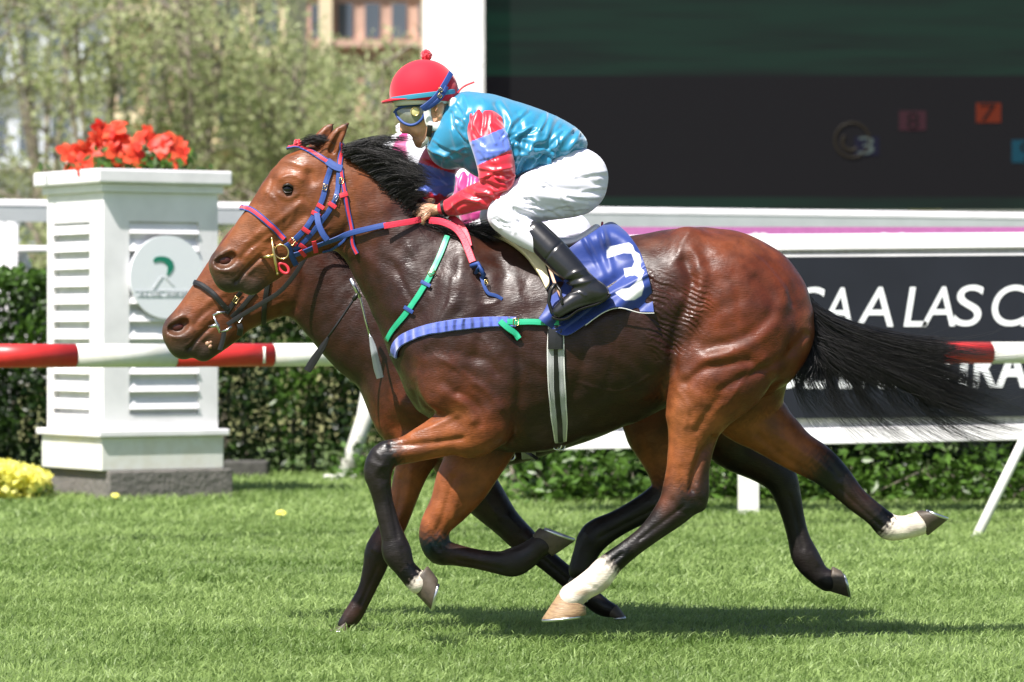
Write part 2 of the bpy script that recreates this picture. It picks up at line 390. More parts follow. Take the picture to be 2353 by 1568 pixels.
def torso_chains(Y0, dx=0, dy=0, c1=DB, c2=RB):
    k = dict(Y0=Y0, dx=dx, dy=dy)
    return [
        chain([(1010, 705, 0, 140, 112, c1), (1080, 780, 0, 178, 138, c1), (1180, 797, 0, 243, 156, c1), (1280, 789, 0, 229, 168, c1), (1380, 773, 0, 213, 168, c1),
               (1460, 745, 0, 200, 162, c1), (1540, 702, 0, 172, 155, NB), (1620, 693, 0, 171, 150, c2), (1688, 716, 0, 172, 140, c2), (1716, 764, 0, 150, 130, c2)], 0.06, **k),
        chain([(1000, 650, 0, 112, 80, c1), (1090, 645, 0, 104, 62, c1), (1170, 662, 0, 104, 80, c1)], 0.06, **k),
        chain([(990, 795, 0, 82, 112, c1), (1008, 880, 0, 74, 112, NB)], 0.05, **k),
        chain([(1070, 600, -58, 60, 34, c1), (1075, 700, -92, 90, 48, c1), (1070, 800, -104, 105, 50, c1), (1050, 880, -108, 80, 45, RB)], 0.05, **k),
        chain([(1150, 780, -100, 80, 50, c1), (1140, 880, -104, 82, 52, NB), (1120, 960, -100, 70, 50, RB)], 0.05, **k),
        chain([(1070, 600, 58, 60, 34, c1), (1075, 700, 92, 90, 48, c1), (1070, 800, 104, 105, 50, c1), (1060, 880, 108, 80, 45, RB)], 0.05, **k),
        # quarters, near and far
        chain([(1600, 610, -60, 70, 60, c2), (1660, 680, -95, 110, 58, c2), (1690, 760, -100, 128, 62, c2), (1655, 850, -100, 112, 66, c2)], 0.05, **k),
        chain([(1600, 610, 60, 70, 60, c2), (1660, 680, 95, 110, 58, c2), (1690, 760, 100, 128, 62, c2), (1680, 850, 95, 112, 66, c2)], 0.05, **k),
        chain([(1800, 690, -30, 50, 46, c2), (1815, 760, -40, 52, 50, c2), (1790, 820, -50, 50, 50, c2)], 0.04, **k),
        chain([(1560, 620, -95, 48, 40, NB), (1578, 560, -60, 34, 40, c2)], 0.05, **k),
    ]
def neck_chains(Y0, pts, c=DB):
    return [chain(pts, 0.05, c, Y0=Y0)]
def head_chains(Y0, dx=0, dy=0, fb=FB, mz=MZ):
    k = dict(Y0=Y0, dx=dx, dy=dy)
    return [
        chain([(765, 398, 0, 62, 40, NB), (735, 405, 0, 66, 44, fb), (700, 425, 0, 80, 50, fb), (652, 487, 0, 76, 47, fb), (606, 540, 0, 67, 38, fb), (562, 590, 0, 60, 33, fb), (531, 611, 0, 51, 34, (.10, .038, .017))], 0.035, **k),
        chain([(750, 462, 0, 92, 46, fb), (735, 486, 0, 88, 48, fb), (690, 520, 0, 76, 44, fb), (645, 555, 0, 62, 36, fb), (606, 596, 0, 48, 30, fb)], 0.035, **k),
        chain([(745, 478, -30, 70, 22, fb), (700, 515, -28, 50, 18, fb)], 0.03, **k),
        chain([(745, 478, 30, 70, 22, fb), (700, 515, 28, 50, 18, fb)], 0.03, **k),
        chain([(670, 425, -34, 26, 16, fb), (690, 415, -34, 22, 16, fb)], 0.025, **k),
        chain([(670, 425, 34, 26, 16, fb), (690, 415, 34, 22, 16, fb)], 0.025, **k),
        chain([(518, 609, -22, 30, 16, (.07, .032, .019)), (524, 632, -14, 28, 18, mz)], 0.02, **k),
        chain([(518, 610, 22, 33, 18, mz), (524, 632, 14, 28, 18, mz)], 0.02, **k),
        chain([(530, 640, 0, 34, 26, mz), (560, 640, 0, 27, 24, mz), (575, 652, 0, 24, 20, mz)], 0.02, **k),
        chain([(575, 650, 0, 26, 19, mz), (600, 632, 0, 30, 22, mz), (640, 600, 0, 32, 24, fb)], 0.02, **k),
        # nostrils, eye sockets
        chain([(531, 590, -42, 14, 25, BK), (518, 600, -42, 17, 24, BK), (502, 603, -40, 13, 22, BK)], 0.008, neg=True, **k),
        chain([(531, 590, 42, 14, 25, BK), (518, 600, 42, 17, 24, BK), (502, 603, 40, 13, 22, BK)], 0.008, neg=True, **k),
        chain([(662, 436, -52, 11, 12, BK)], 0.012, neg=True, **k),
        chain([(662, 436, 52, 11, 12, BK)], 0.012, neg=True, **k),
    ]
def ear(Y0, dx, dy, side, base, mid, tip):
    k = dict(Y0=Y0, dx=dx, dy=dy)
    return [chain([(base[0], base[1], side*24, 24, 15, FB), (mid[0]-8, mid[1]+9, side*29, 19, 11, FB), (mid[0]+6, mid[1]-14, side*31, 14, 8, FB), (tip[0], tip[1], side*30, 3, 3, BK)], 0.018, **k),
            chain([(base[0]+6, base[1]-6, side*24-12, 9, 9, BK), (mid[0]-1, mid[1]+4, side*28-11, 8, 8, BK), (mid[0]+10, mid[1]-16, side*30-8, 4, 5, BK)], 0.006, neg=True, **k)]
FACE = [([(690, 468), (650, 500), (612, 528), (590, 540)], 8, .006), ([(700, 497), (655, 532), (625, 562)], 10, -.006), ([(712, 400), (716, 416)], 11, -.012),
        ([(645, 412), (660, 404), (680, 404), (694, 414)], 5, .006), ([(640, 446), (662, 456), (684, 446)], 5, .004), ([(640, 370), (668, 372), (700, 385)], 6, .004),
        ([(505, 582), (524, 574), (545, 580), (550, 598), (540, 616), (518, 624), (498, 618)], 4, .0035), ([(600, 590), (578, 610), (556, 634), (543, 650)], 4, -.015),
        ([(548, 640), (560, 632), (580, 616)], 6, .004), ([(552, 596), (572, 572), (600, 556)], 6, -.005), ([(566, 590), (590, 566), (625, 540)], 4, .004),
        ([(790, 420), (806, 480), (790, 545), (765, 570)], 10, -.008), ([(760, 400), (775, 440)], 8, -.006), ([(690, 570), (720, 556), (756, 540)], 5, .003),
        ([(610, 440), (640, 470), (650, 520)], 5, .003),
        ([(600, 500), (625, 520), (632, 545), (620, 570)], 3, .0028), ([(632, 545), (655, 558), (672, 548)], 2.6, .0024), ([(560, 560), (580, 548), (604, 520)], 3, .0026), ([(575, 600), (596, 585), (612, 575)], 3, -.003), ([(700, 455), (715, 480), (712, 510)], 4, -.003), ([(716, 520), (740, 530), (760, 520)], 3, .0025),
        ([(680, 470), (672, 500), (655, 525)], 3, .0024), ([(625, 410), (618, 440), (600, 470)], 4, -.003), ([(560, 612), (566, 630), (584, 640)], 4, -.003), ([(530, 628), (545, 622), (556, 606)], 3, .003), ([(520, 640), (535, 650), (548, 658)], 3, -.002)]
BODY = [([(1188, 760), (1196, 850), (1192, 940), (1180, 1010)], 11, -.012), ([(898, 1024), (950, 1021), (1000, 1017), (1062, 1008)], 6, -.010),
        ([(910, 1046), (980, 1040), (1060, 1034), (1130, 1012)], 8, .004), ([(1052, 906), (1085, 920), (1105, 950), (1104, 975)], 8, -.008), ([(1048, 914), (1074, 936), (1086, 966)], 9, .007),
        ([(950, 910), (958, 940), (974, 962)], 8, -.014), ([(955, 870), (975, 915), (1010, 940)], 14, .008), ([(1020, 880), (1046, 902)], 10, -.008),
        ([(1004, 590), (990, 680), (950, 770)], 14, -.007), ([(1060, 600), (1040, 700), (985, 790)], 12, .007), ([(1130, 640), (1150, 740), (1150, 800)], 14, .006), ([(1100, 640), (1110, 740), (1090, 830)], 12, -.006),
        ([(820, 600), (850, 680), (905, 760)], 9, -.006), ([(850, 590), (890, 680), (935, 750)], 14, .005),
        ([(1740, 640), (1772, 680), (1770, 728), (1710, 778), (1625, 800)], 13, -.014), ([(1806, 650), (1796, 700), (1762, 758), (1695, 800), (1640, 822)], 15, .010),
        ([(1850, 770), (1800, 826), (1708, 868), (1655, 898)], 9, -.011), ([(1576, 880), (1612, 850), (1668, 838), (1720, 830)], 9, -.011), ([(1585, 862), (1620, 825), (1680, 812)], 10, .006),
        ([(1583, 533), (1567, 560), (1560, 590)], 7, .006), ([(1588, 574), (1604, 596), (1600, 620)], 10, .010), ([(1574, 600), (1590, 640), (1580, 690), (1556, 760), (1550, 800)], 12, -.016),
        ([(1615, 620), (1606, 680), (1590, 740), (1570, 800), (1560, 850)], 12, .008), ([(1700, 560), (1745, 588), (1796, 636), (1822, 700)], 5, -.006), ([(1715, 570), (1760, 605), (1800, 670)], 5, .004),
        ([(1640, 1010), (1612, 1050), (1596, 1090), (1590, 1125)], 8, -.020), ([(1556, 890), (1562, 960), (1560, 1060)], 12, .004), ([(1655, 915), (1625, 950), (1600, 990)], 8, -.008), ([(1595, 900), (1610, 925)], 14, .008),
        ([(1560, 1115), (1570, 1150)], 12, -.005), ([(1470, 1240), (1530, 1195), (1570, 1165)], 4, -.007), ([(1428, 1274), (1395, 1300)], 4, -.008),
        ([(1485, 640), (1520, 660), (1560, 672)], 8, -.010), ([(1470, 700), (1510, 740), (1540, 800), (1552, 850)], 10, -.010), ([(1440, 700), (1480, 760), (1520, 830)], 16, .006),
        ([(866, 1040), (880, 1060), (868, 1080)], 6, .005), ([(990, 1230), (1010, 1262)], 6, -.005), ([(1040, 1100), (1020, 1180), (1004, 1220)], 6, -.008), ([(1060, 1100), (1040, 1190)], 6, .005),
        ([(1800, 1010), (1860, 1050)], 8, .005), ([(1740, 1000), (1800, 1050), (1850, 1080)], 7, -.008), ([(1900, 1055), (1930, 1100)], 6, -.006),
        ([(893, 1118), (904, 1180), (914, 1236)], 4, -.006), ([(874, 1120), (886, 1180), (895, 1235)], 4, .003), ([(852, 1062), (868, 1070), (890, 1072)], 5, .004), ([(870, 1098), (884, 1104)], 5, -.004), ([(925, 1262), (930, 1284)], 4, -.004), ([(1050, 1288), (1100, 1298), (1155, 1308)], 4, -.006), ([(1005, 1240), (1020, 1262)], 5, .004),
        ([(1930, 1122), (1975, 1165), (2022, 1208)], 4, -.006), ([(1880, 1060), (1905, 1085)], 6, .005), ([(1600, 1120), (1612, 1140)], 6, .005), ([(1545, 1150), (1560, 1175), (1590, 1180)], 5, -.005), ([(1400, 1290), (1410, 1318)], 4, .004), ([(1340, 1340), (1368, 1352)], 4, -.004),
        ([(940, 1000), (1000, 978), (1050, 955)], 5, .005), ([(960, 985), (1020, 960)], 4, -.004), ([(1090, 880), (1120, 900), (1150, 940)], 7, .006), ([(1140, 860), (1120, 830), (1080, 820)], 8, -.005), ([(1000, 820), (1040, 840), (1080, 870)], 5, .003), ([(1180, 620), (1200, 700), (1210, 760)], 10, .004),
        ([(900, 600), (930, 660), (950, 700)], 6, -.004), ([(940, 560), (970, 620), (985, 680)], 8, .004), ([(1040, 640), (1030, 700), (1000, 760)], 4, .003), ([(1075, 690), (1120, 700), (1150, 690)], 3, .0025), ([(1085, 760), (1120, 790), (1150, 850)], 3.5, .003),
        ([(1655, 640), (1690, 660), (1700, 720)], 8, -.004), ([(1580, 960), (1600, 1010), (1590, 1060)], 3, .003), ([(1560, 900), (1580, 930), (1575, 980)], 4, .004), ([(1760, 820), (1720, 860), (1670, 930)], 4, .003), ([(1300, 700), (1290, 850), (1260, 960)], 10, -.003), ([(1330, 880), (1420, 900), (1500, 860)], 3, .003), ([(1350, 700), (1345, 800), (1320, 900)], 8, -.003), ([(1420, 740), (1410, 830), (1380, 920)], 8, -.003), ([(1400, 750), (1380, 860)], 12, -.003)]
SPOTS = [(664, 437, 19, 12, (.008, .006, .006), .95), (492, 588, 14, 14, MZ, .5), (540, 655, 50, 16, (.04, .03, .024), .8), (590, 622, 26, 12, (.045, .03, .022), .6), (545, 520, 50, 26, (.23, .082, .03), .6), (700, 400, 40, 26, (.20, .062, .022), .5), (745, 520, 46, 60, (.085, .024, .010), .6), (640, 500, 22, 30, (.12, .036, .014), .5),  # coat tones and sock dirt; lit leg edges and thigh-hollow shade painted in too
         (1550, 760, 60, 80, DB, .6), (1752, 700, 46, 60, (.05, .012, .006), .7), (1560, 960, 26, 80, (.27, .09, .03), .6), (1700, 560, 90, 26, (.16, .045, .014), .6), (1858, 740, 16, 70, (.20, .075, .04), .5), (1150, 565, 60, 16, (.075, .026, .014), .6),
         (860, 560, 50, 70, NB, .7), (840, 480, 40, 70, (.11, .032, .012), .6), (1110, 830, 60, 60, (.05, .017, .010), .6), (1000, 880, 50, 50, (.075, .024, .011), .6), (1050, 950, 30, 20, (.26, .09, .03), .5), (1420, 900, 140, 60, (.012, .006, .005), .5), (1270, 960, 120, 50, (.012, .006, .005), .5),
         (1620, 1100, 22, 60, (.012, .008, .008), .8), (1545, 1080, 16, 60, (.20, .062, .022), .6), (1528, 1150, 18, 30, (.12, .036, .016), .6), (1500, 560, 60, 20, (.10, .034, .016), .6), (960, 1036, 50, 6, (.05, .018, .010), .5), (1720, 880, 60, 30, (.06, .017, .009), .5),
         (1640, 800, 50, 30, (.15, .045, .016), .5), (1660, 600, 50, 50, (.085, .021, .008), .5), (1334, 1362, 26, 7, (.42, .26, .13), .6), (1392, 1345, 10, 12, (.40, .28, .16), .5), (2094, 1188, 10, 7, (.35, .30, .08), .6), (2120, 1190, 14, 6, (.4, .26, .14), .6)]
def wr_attr(dx=0, dy=0):
    def f(V, N):
        px, py = to_px(V); px = px-dx; py = py-dy; w = np.zeros(len(V))
        for cx, cy, rx, ry in ((1510, 690, 48, 60), (1530, 770, 40, 55), (1600, 690, 36, 48), (1590, 740, 26, 26)):
            w = np.maximum(w, np.exp(-(((px-cx)/rx)**2+((py-cy)/ry)**2)**1.5))
        return {'wrinkle': w*(N[:, 1] < 0.2)}
    return f
def hoof(parent, Y0, yo, cf, cb, toe, heel, mt, dep=30, shoe=True, dx=0, dy=0):
    """coronet front/back and sole toe/heel given in photo units; rings lofted between them"""
    Y = Y0+yo*U; a, b, t, h = [np.array(P(q[0]+dx, q[1]+dy, Y)) for q in (cf, cb, toe, heel)]
    rings = []; n = 28; d0 = dep*K*(Y+D)
    for s, bul in ((-0.06, 0.93), (0, 1.0), (0.12, 1.0), (0.5, 1.02), (0.93, 1.03), (1.0, 1.0)):
        f = a+(t-a)*s; bk = b+(h-b)*s; c = (f+bk)/2; u = (f-bk)/2
        w = np.array([0, 1, 0])*d0*(0.82+0.24*max(s, 0))*bul
        rings.append([c+u*bul*math.cos(th)+w*math.sin(th)*(1-0.12*math.cos(th)) for th in np.linspace(0, 2*math.pi, n, endpoint=False)])
    vs = [Vector(p) for r in rings for p in r]; m = len(rings)
    fs = [(i*n+j, i*n+(j+1) % n, (i+1)*n+(j+1) % n, (i+1)*n+j) for i in range(m-1) for j in range(n)]
    vs.append(Vector(np.mean(rings[0], 0))); vs.append(Vector(np.mean(rings[-1], 0)+(np.mean(rings[0], 0)-np.mean(rings[-1], 0))*0.12))
    fs += [(j, (j+1) % n, len(vs)-2) for j in range(n)]+[((m-1)*n+j, (m-1)*n+(j+1) % n, len(vs)-1) for j in range(n)]
    mb = MB(); mb.add(vs, fs); o = mb.build('hoof', mt, parent, smooth=True)
    if shoe:
        R1 = np.array(rings[-1]); c = R1.mean(0); nrm = np.mean(rings[-1], 0)-np.mean(rings[-3], 0); nrm /= np.linalg.norm(nrm)+1e-9
        mb = MB(); pts = [Vector(c+(p-c)*0.93+nrm*0.003) for p in R1]; k = int(n*0.5)+3
        seq = [pts[i % n] for i in range(-n//2+3, n//2-2)]
        mb.tube(seq, 0.0065, 6); mb.build('horseshoe', M_shoe, o, smooth=True)
    return o
def strands(name, specs, mt, parent, rad=0.0011, seg=9):
    """specs: list of control-point lists (world Vectors); thin tapering three-sided hairs in ONE mesh"""
    Vs = []; Fs = []; base = 0; t = np.linspace(0, 1, seg)
    ang = np.array([0, 2.094, 4.189])
    for cp, r in specs:
        A = np.array(cp, float); n = len(A)
        # bezier of any degree
        pts = A.copy(); B = np.zeros((seg, 3))
        for i in range(n): B += (math.comb(n-1, i)*(t**i)*((1-t)**(n-1-i)))[:, None]*A[i]
        T = np.gradient(B, axis=0); T /= np.linalg.norm(T, axis=1)[:, None]+1e-9
        a = np.cross(T, [0.13, 0.2, 0.97]); a /= np.linalg.norm(a, axis=1)[:, None]+1e-9; b = np.cross(T, a)
        rr = (r*(1-0.85*t**1.5))[:, None, None]
        ring = B[:, None, :]+rr*(np.cos(ang)[None, :, None]*a[:, None, :]+np.sin(ang)[None, :, None]*b[:, None, :])
        Vs.append(ring.reshape(-1, 3))
        i = np.arange(seg-1)[:, None]*3; j = np.arange(3)[None, :]; j2 = (j+1) % 3
        Fs.append((np.stack([i+j, i+j2, i+3+j2, i+3+j], -1).reshape(-1, 4))+base); base += seg*3
    return link_mesh(name, np_mesh(name, np.concatenate(Vs), np.concatenate(Fs)), mt, parent)
def pw(q, Y): return np.array(P(q[0], q[1], Y))

H_RES = 0.0065
# ---- near horse
Y1 = 0.0
h1 = empty('racehorse', P(1300, 1480, 0), 'nearer galloping bay racehorse with white socks, carrying the red-capped jockey', 'horse', 'racehorses galloping')
ch = torso_chains(Y1)
ch += neck_chains(Y1, [(800, 462, 0, 105, 56, FB), (880, 527, 0, 112, 60, NB), (958, 620, 0, 136, 82, DB), (1040, 720, 0, 160, 112, DB)])
ch += head_chains(Y1)
ch += ear(Y1, 0, 0, -1, (757, 352), (775, 318), (802, 282)); ch += ear(Y1, 0, 0, 1, (728, 350), (745, 316), (765, 285))
N_ = -92
ch += [chain([(1085, 905, N_, 84, 52, RB), (1090, 985, N_, 66, 50, OB), (1045, 990, N_, 56, 44, OB), (1000, 1008, N_, 45, 38, OB), (945, 1030, N_, 34, 31, OB), (905, 1040, N_, 31, 30, BB), (882, 1050, N_, 34, 32, BK), (868, 1083, N_, 33, 30, BK),
              (872, 1112, N_, 27, 26, BK), (880, 1150, N_, 23, 20, BK), (893, 1200, N_, 24, 20, BK), (905, 1240, N_, 28, 23, BK), (912, 1270, N_, 34, 27, BK), (928, 1302, N_, 25, 22, BK), (950, 1328, N_, 26, 24, BK), (962, 1338, N_, 28, 26, WH)], 0.025, Y0=Y1)]
F_ = 85
ch += [chain([(1110, 1000, F_, 85, 55, RB), (1085, 1067, F_, 68, 48, OB), (1062, 1111, F_, 62, 44, OB), (1035, 1160, F_, 47, 38, OB), (1003, 1204, F_, 36, 32, OB), (998, 1238, F_, 35, 30, BK), (1010, 1266, F_, 32, 28, BK), (1040, 1274, F_, 26, 22, BB),
              (1095, 1285, F_, 23, 20, BB), (1150, 1294, F_, 27, 22, BK), (1180, 1292, F_, 34, 27, BK), (1206, 1280, F_, 31, 25, BK), (1230, 1262, F_, 27, 23, BK), (1247, 1250, F_, 28, 26, BK)], 0.025, Y0=Y1)]
ch += [chain([(1655, 850, -98, 108, 70, RB), (1610, 930, -96, 80, 60, OB), (1592, 985, -92, 57, 48, OB), (1584, 1030, -90, 50, 42, OB), (1578, 1080, -90, 47, 37, OB), (1571, 1130, -90, 50, 34, BB), (1553, 1165, -90, 42, 30, BK), (1500, 1219, -90, 27, 23, BK),
              (1450, 1259, -90, 24, 21, BK), (1408, 1292, -90, 27, 23, BK), (1388, 1312, -90, 31, 26, WH), (1370, 1332, -90, 32, 26, WH), (1338, 1353, -90, 29, 26, WH), (1314, 1372, -90, 31, 30, WH)], 0.03, Y0=Y1),
       chain([(1628, 1010, -90, 17, 14, BB), (1618, 1075, -90, 12, 11, BK), (1612, 1130, -90, 18, 16, BK), (1604, 1156, -90, 22, 18, BK)], 0.02, Y0=Y1)]
G_ = 90
ch += [chain([(1690, 860, 60, 120, 70, RB), (1715, 935, 85, 84, 60, OB), (1768, 985, G_, 62, 50, OB), (1832, 1036, G_, 48, 40, OB), (1885, 1068, G_, 42, 34, BB), (1925, 1103, G_, 35, 29, BK), (1965, 1146, G_, 28, 23, BB), (2012, 1184, G_, 26, 22, BK),
              (2036, 1206, G_, 30, 25, BK), (2050, 1213, G_, 30, 26, WH), (2080, 1212, G_, 27, 24, WH), (2112, 1203, G_, 28, 27, WH)], 0.03, Y0=Y1)]
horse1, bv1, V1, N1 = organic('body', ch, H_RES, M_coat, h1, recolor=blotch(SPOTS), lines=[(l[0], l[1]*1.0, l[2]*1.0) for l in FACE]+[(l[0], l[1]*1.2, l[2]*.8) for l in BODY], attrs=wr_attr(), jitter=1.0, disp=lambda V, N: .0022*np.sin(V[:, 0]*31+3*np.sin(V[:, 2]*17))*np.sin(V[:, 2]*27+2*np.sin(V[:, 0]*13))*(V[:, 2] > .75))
hoof(h1, Y1, N_, (944, 1352), (984, 1302), (992, 1402), (1007, 1334), M_hoofd, 27)
hoof(h1, Y1, F_, (1272, 1277), (1224, 1230), (1320, 1243), (1240, 1214), M_hoofd, 27)
hoof(h1, Y1, -90, (1282, 1366), (1346, 1394), (1245, 1425), (1346, 1413), M_hoofw, 32)
hoof(h1, Y1, G_, (2134, 1230), (2106, 1174), (2177, 1194), (2122, 1173), M_hoofd, 29)
def eye(parent, Y0, dx, dy):
    for s in (-1, 1):
        e = MB(); c = P(662+dx, 435+dy, Y0+s*40*U); e.ball(c, 12.5*U, 20); o = e.build('eye', M_eye, parent, smooth=True)
        l = MB(); r = 13.5*U
        l.tube([c+Vector((-r, s*.006, 0.002)), c+Vector((-r*.6, s*.018, r*.62)), c+Vector((r*.1, s*.024, r*.8)), c+Vector((r*.7, s*.018, r*.45)), c+Vector((r*1.05, s*.006, -.003))], [.002, .0042, .005, .0042, .002], 8)
        l.tube([c+Vector((-r, s*.006, 0)), c+Vector((-r*.4, s*.018, -r*.62)), c+Vector((r*.4, s*.018, -r*.62)), c+Vector((r, s*.006, -.002))], [.002, .0032, .0032, .002], 8)
        l.build('eyelid', M_lid, o, smooth=True)
def nostrils(parent, Y0, dx, dy):
    for s in (-1, 1):
        mb = MB(); mb.ball(P(516+dx, 599+dy, Y0+s*17*U), 13*U, 16, sc_=(1.2, 0.5, 0.85)); mb.build('nostril', M_nost, parent, smooth=True)
M_lid = mat('eyelid_skin', (.022, .014, .011), rough=0.4)
eye(h1, Y1, 0, 0); nostrils(h1, Y1, 0, 0)

# ---- far horse
Y2 = 0.80
h2 = empty('racehorse', P(1230, 1450, Y2), 'farther dark bay racehorse with black bridle, its head low beside the white pillar', 'horse', 'racehorses galloping')
c2 = torso_chains(Y2, -72, 30, DB, DB)
c2 += neck_chains(Y2, [(697, 614, 0, 103, 58, NB), (775, 676, 0, 114, 62, DB), (862, 762, 0, 124, 82, DB), (965, 800, 0, 150, 112, DB)])
c2 += head_chains(Y2, -108, 153, (.145, .044, .017), MZ)
c2 += ear(Y2, -108, 153, -1, (757, 352), (775, 318), (802, 282))+ear(Y2, -108, 153, 1, (728, 350), (745, 316), (765, 285))
c2 += [chain([(905, 900, 0, 70, 100, NB), (915, 960, -20, 58, 80, RB), (925, 985, -40, 45, 50, OB)], 0.04, Y0=Y2),
       chain([(990, 960, -70, 80, 55, RB), (960, 1040, -80, 50, 45, RB), (943, 1090, -80, 38, 36, OB), (925, 1150, -80, 32, 30, OB), (905, 1205, -80, 30, 28, RB), (872, 1262, -80, 32, 30, BB), (862, 1300, -80, 28, 25, BB), (845, 1350, -80, 21, 18, BB), (826, 1388, -80, 21, 18, BB),
              (810, 1415, -80, 22, 19, BB), (792, 1436, -80, 17, 17, BK)], 0.03, Y0=Y2),
       chain([(1040, 1000, 80, 80, 60, RB), (1080, 1100, 80, 58, 48, BB), (1120, 1152, 80, 46, 42, BB), (1160, 1198, 80, 35, 34, BK), (1200, 1238, 80, 32, 30, BB), (1250, 1282, 80, 25, 22, BK), (1305, 1328, 80, 24, 21, BK), (1350, 1367, 80, 23, 20, BK), (1380, 1392, 80, 22, 20, BK), (1402, 1402, 80, 18, 18, BK)], 0.03, Y0=Y2),
       chain([(1560, 900, -80, 100, 70, RB), (1520, 960, -85, 92, 60, RB), (1532, 1030, -85, 68, 48, OB), (1540, 1090, -85, 48, 38, RB), (1540, 1135, -85, 46, 34, BB), (1485, 1167, -85, 33, 28, BK), (1420, 1202, -85, 30, 25, BK), (1368, 1232, -85, 36, 28, BK), (1346, 1272, -85, 29, 25, BK), (1334, 1310, -85, 28, 26, BK)], 0.03, Y0=Y2),
       chain([(1640, 900, 70, 110, 70, RB), (1680, 1010, 85, 66, 50, BB), (1742, 1058, 85, 47, 42, BB), (1788, 1092, 85, 40, 34, BK), (1808, 1135, 85, 32, 28, BK), (1823, 1190, 85, 26, 22, BK), (1836, 1240, 85, 26, 22, BK), (1852, 1282, 85, 32, 26, BK), (1880, 1320, 85, 25, 22, BK), (1902, 1334, 85, 26, 25, BK)], 0.03, Y0=Y2)]
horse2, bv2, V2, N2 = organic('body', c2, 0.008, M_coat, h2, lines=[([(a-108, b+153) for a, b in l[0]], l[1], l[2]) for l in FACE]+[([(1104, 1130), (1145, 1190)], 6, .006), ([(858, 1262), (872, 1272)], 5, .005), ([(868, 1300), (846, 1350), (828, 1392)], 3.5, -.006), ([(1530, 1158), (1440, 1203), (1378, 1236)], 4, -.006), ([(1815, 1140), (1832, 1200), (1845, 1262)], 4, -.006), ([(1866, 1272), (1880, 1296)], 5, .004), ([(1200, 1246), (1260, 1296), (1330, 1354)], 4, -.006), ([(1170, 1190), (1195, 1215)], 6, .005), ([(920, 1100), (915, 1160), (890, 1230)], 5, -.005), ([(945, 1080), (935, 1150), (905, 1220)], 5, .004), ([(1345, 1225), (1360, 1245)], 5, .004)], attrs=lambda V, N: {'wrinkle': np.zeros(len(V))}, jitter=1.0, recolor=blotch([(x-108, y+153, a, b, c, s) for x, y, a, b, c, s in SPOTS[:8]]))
hoof(h2, Y2, -80, (778, 1440), (800, 1428), (748, 1452), (808, 1448), M_hoofd, 24)
hoof(h2, Y2, 80, (1392, 1416), (1418, 1390), (1410, 1420), (1438, 1418), M_hoofd, 22)
hoof(h2, Y2, -85, (1308, 1330), (1360, 1330), (1292, 1378), (1358, 1378), M_hoofd, 28)
hoof(h2, Y2, 85, (1903, 1358), (1914, 1302), (1952, 1372), (1934, 1313), M_hoofd, 27)
eye(h2, Y2, -108, 153); nostrils(h2, Y2, -108, 153)

# ---- hair
def jit(v, s): return v+rng.normal(0, s, 3)
def crest_hair(name, parent, Y0, roots, tipf, n, mt, spread=0.035, rad=.0012):
    sp = []
    Rt = catmull(roots, 8)
    for _ in range(n):
        u = rng.random()*(len(Rt)-1); i = int(u); r = Rt[i]+(Rt[min(i+1, len(Rt)-1)]-Rt[i])*(u-i); uu = u/(len(Rt)-1)
        r = r+np.array([rng.normal(0, 4), rng.normal(0, 4)]); Y = Y0+rng.normal(0, 1)*0.02-0.012
        mid, tip = tipf(r, uu, rng)
        y2 = Y+rng.normal(0, spread)
        sp.append(([pw(r, Y), pw((r[0]+(mid[0]-r[0])*.5, r[1]+(mid[1]-r[1])*.5-4), Y-.01), pw(mid, (Y+y2)/2-.012), pw(tip, y2)], rad*(0.6+0.8*rng.random())))
    return strands(name, sp, mt, parent, seg=10)
def t1(r, u, g):
    # blown back and up from the crest; target envelope traced from the photo
    cl = np.random.default_rng(int(u*46)+11).normal(0, 1, 3)
    tx = np.interp(u, [0, .2, .45, .7, .85, 1], [905, 955, 968, 972, 965, 1000])+cl[0]*15+g.normal(0, 5); ty = np.interp(u, [0, .2, .45, .7, .85, 1], [348, 372, 402, 435, 470, 520])+cl[1]*11+g.normal(0, 4)
    f = 0.55+0.5*g.random()**0.7
    tip = (r[0]+(tx-r[0])*f, r[1]+(ty-r[1])*f); ux, uy = tip[0]-r[0], tip[1]-r[1]
    return (r[0]+ux*.55+uy*.10, r[1]+uy*.5-abs(ux)*.16), tip
crest_hair('mane', h1, Y1-.03, [(786, 350), (812, 368), (842, 392), (872, 424), (905, 462), (932, 500), (955, 525)], t1, 3600, M_hair)
crest_hair('mane', h1, Y1-.03, [(784, 340), (815, 352), (850, 372), (880, 400), (912, 440), (940, 485), (960, 520)], t1, 2200, M_hair)
def t1b(r, u, g):
    L = 35+40*g.random(); a = R(-25+50*g.random()); return (r[0]+L*.6*math.cos(a), r[1]+L*.5*math.sin(a)-5), (r[0]+L*math.cos(a)+8, r[1]+L*math.sin(a)+8*g.random())
crest_hair('mane', h1, Y1-.04, [(950, 515), (990, 528), (1030, 530), (1070, 532), (1095, 530)], t1b, 1100, M_hair)
def tf(r, u, g):
    L = 30+25*g.random(); a = R(-12+35*g.random()); return (r[0]+L*.5, r[1]-7), (r[0]+L*math.cos(a), r[1]+L*math.sin(a)*.6)
crest_hair('forelock', h1, Y1-.01, [(694, 330), (712, 324), (732, 326)], tf, 420, M_hair, 0.012)
def t2(r, u, g):
    L = 28+22*g.random(); return (r[0]+L*.6, r[1]+2), (r[0]+L+4, r[1]+10+26*g.random())
crest_hair('mane', h2, Y2-.05, [(705, 520), (760, 565), (800, 600), (850, 650)], t2, 900, M_hair2)
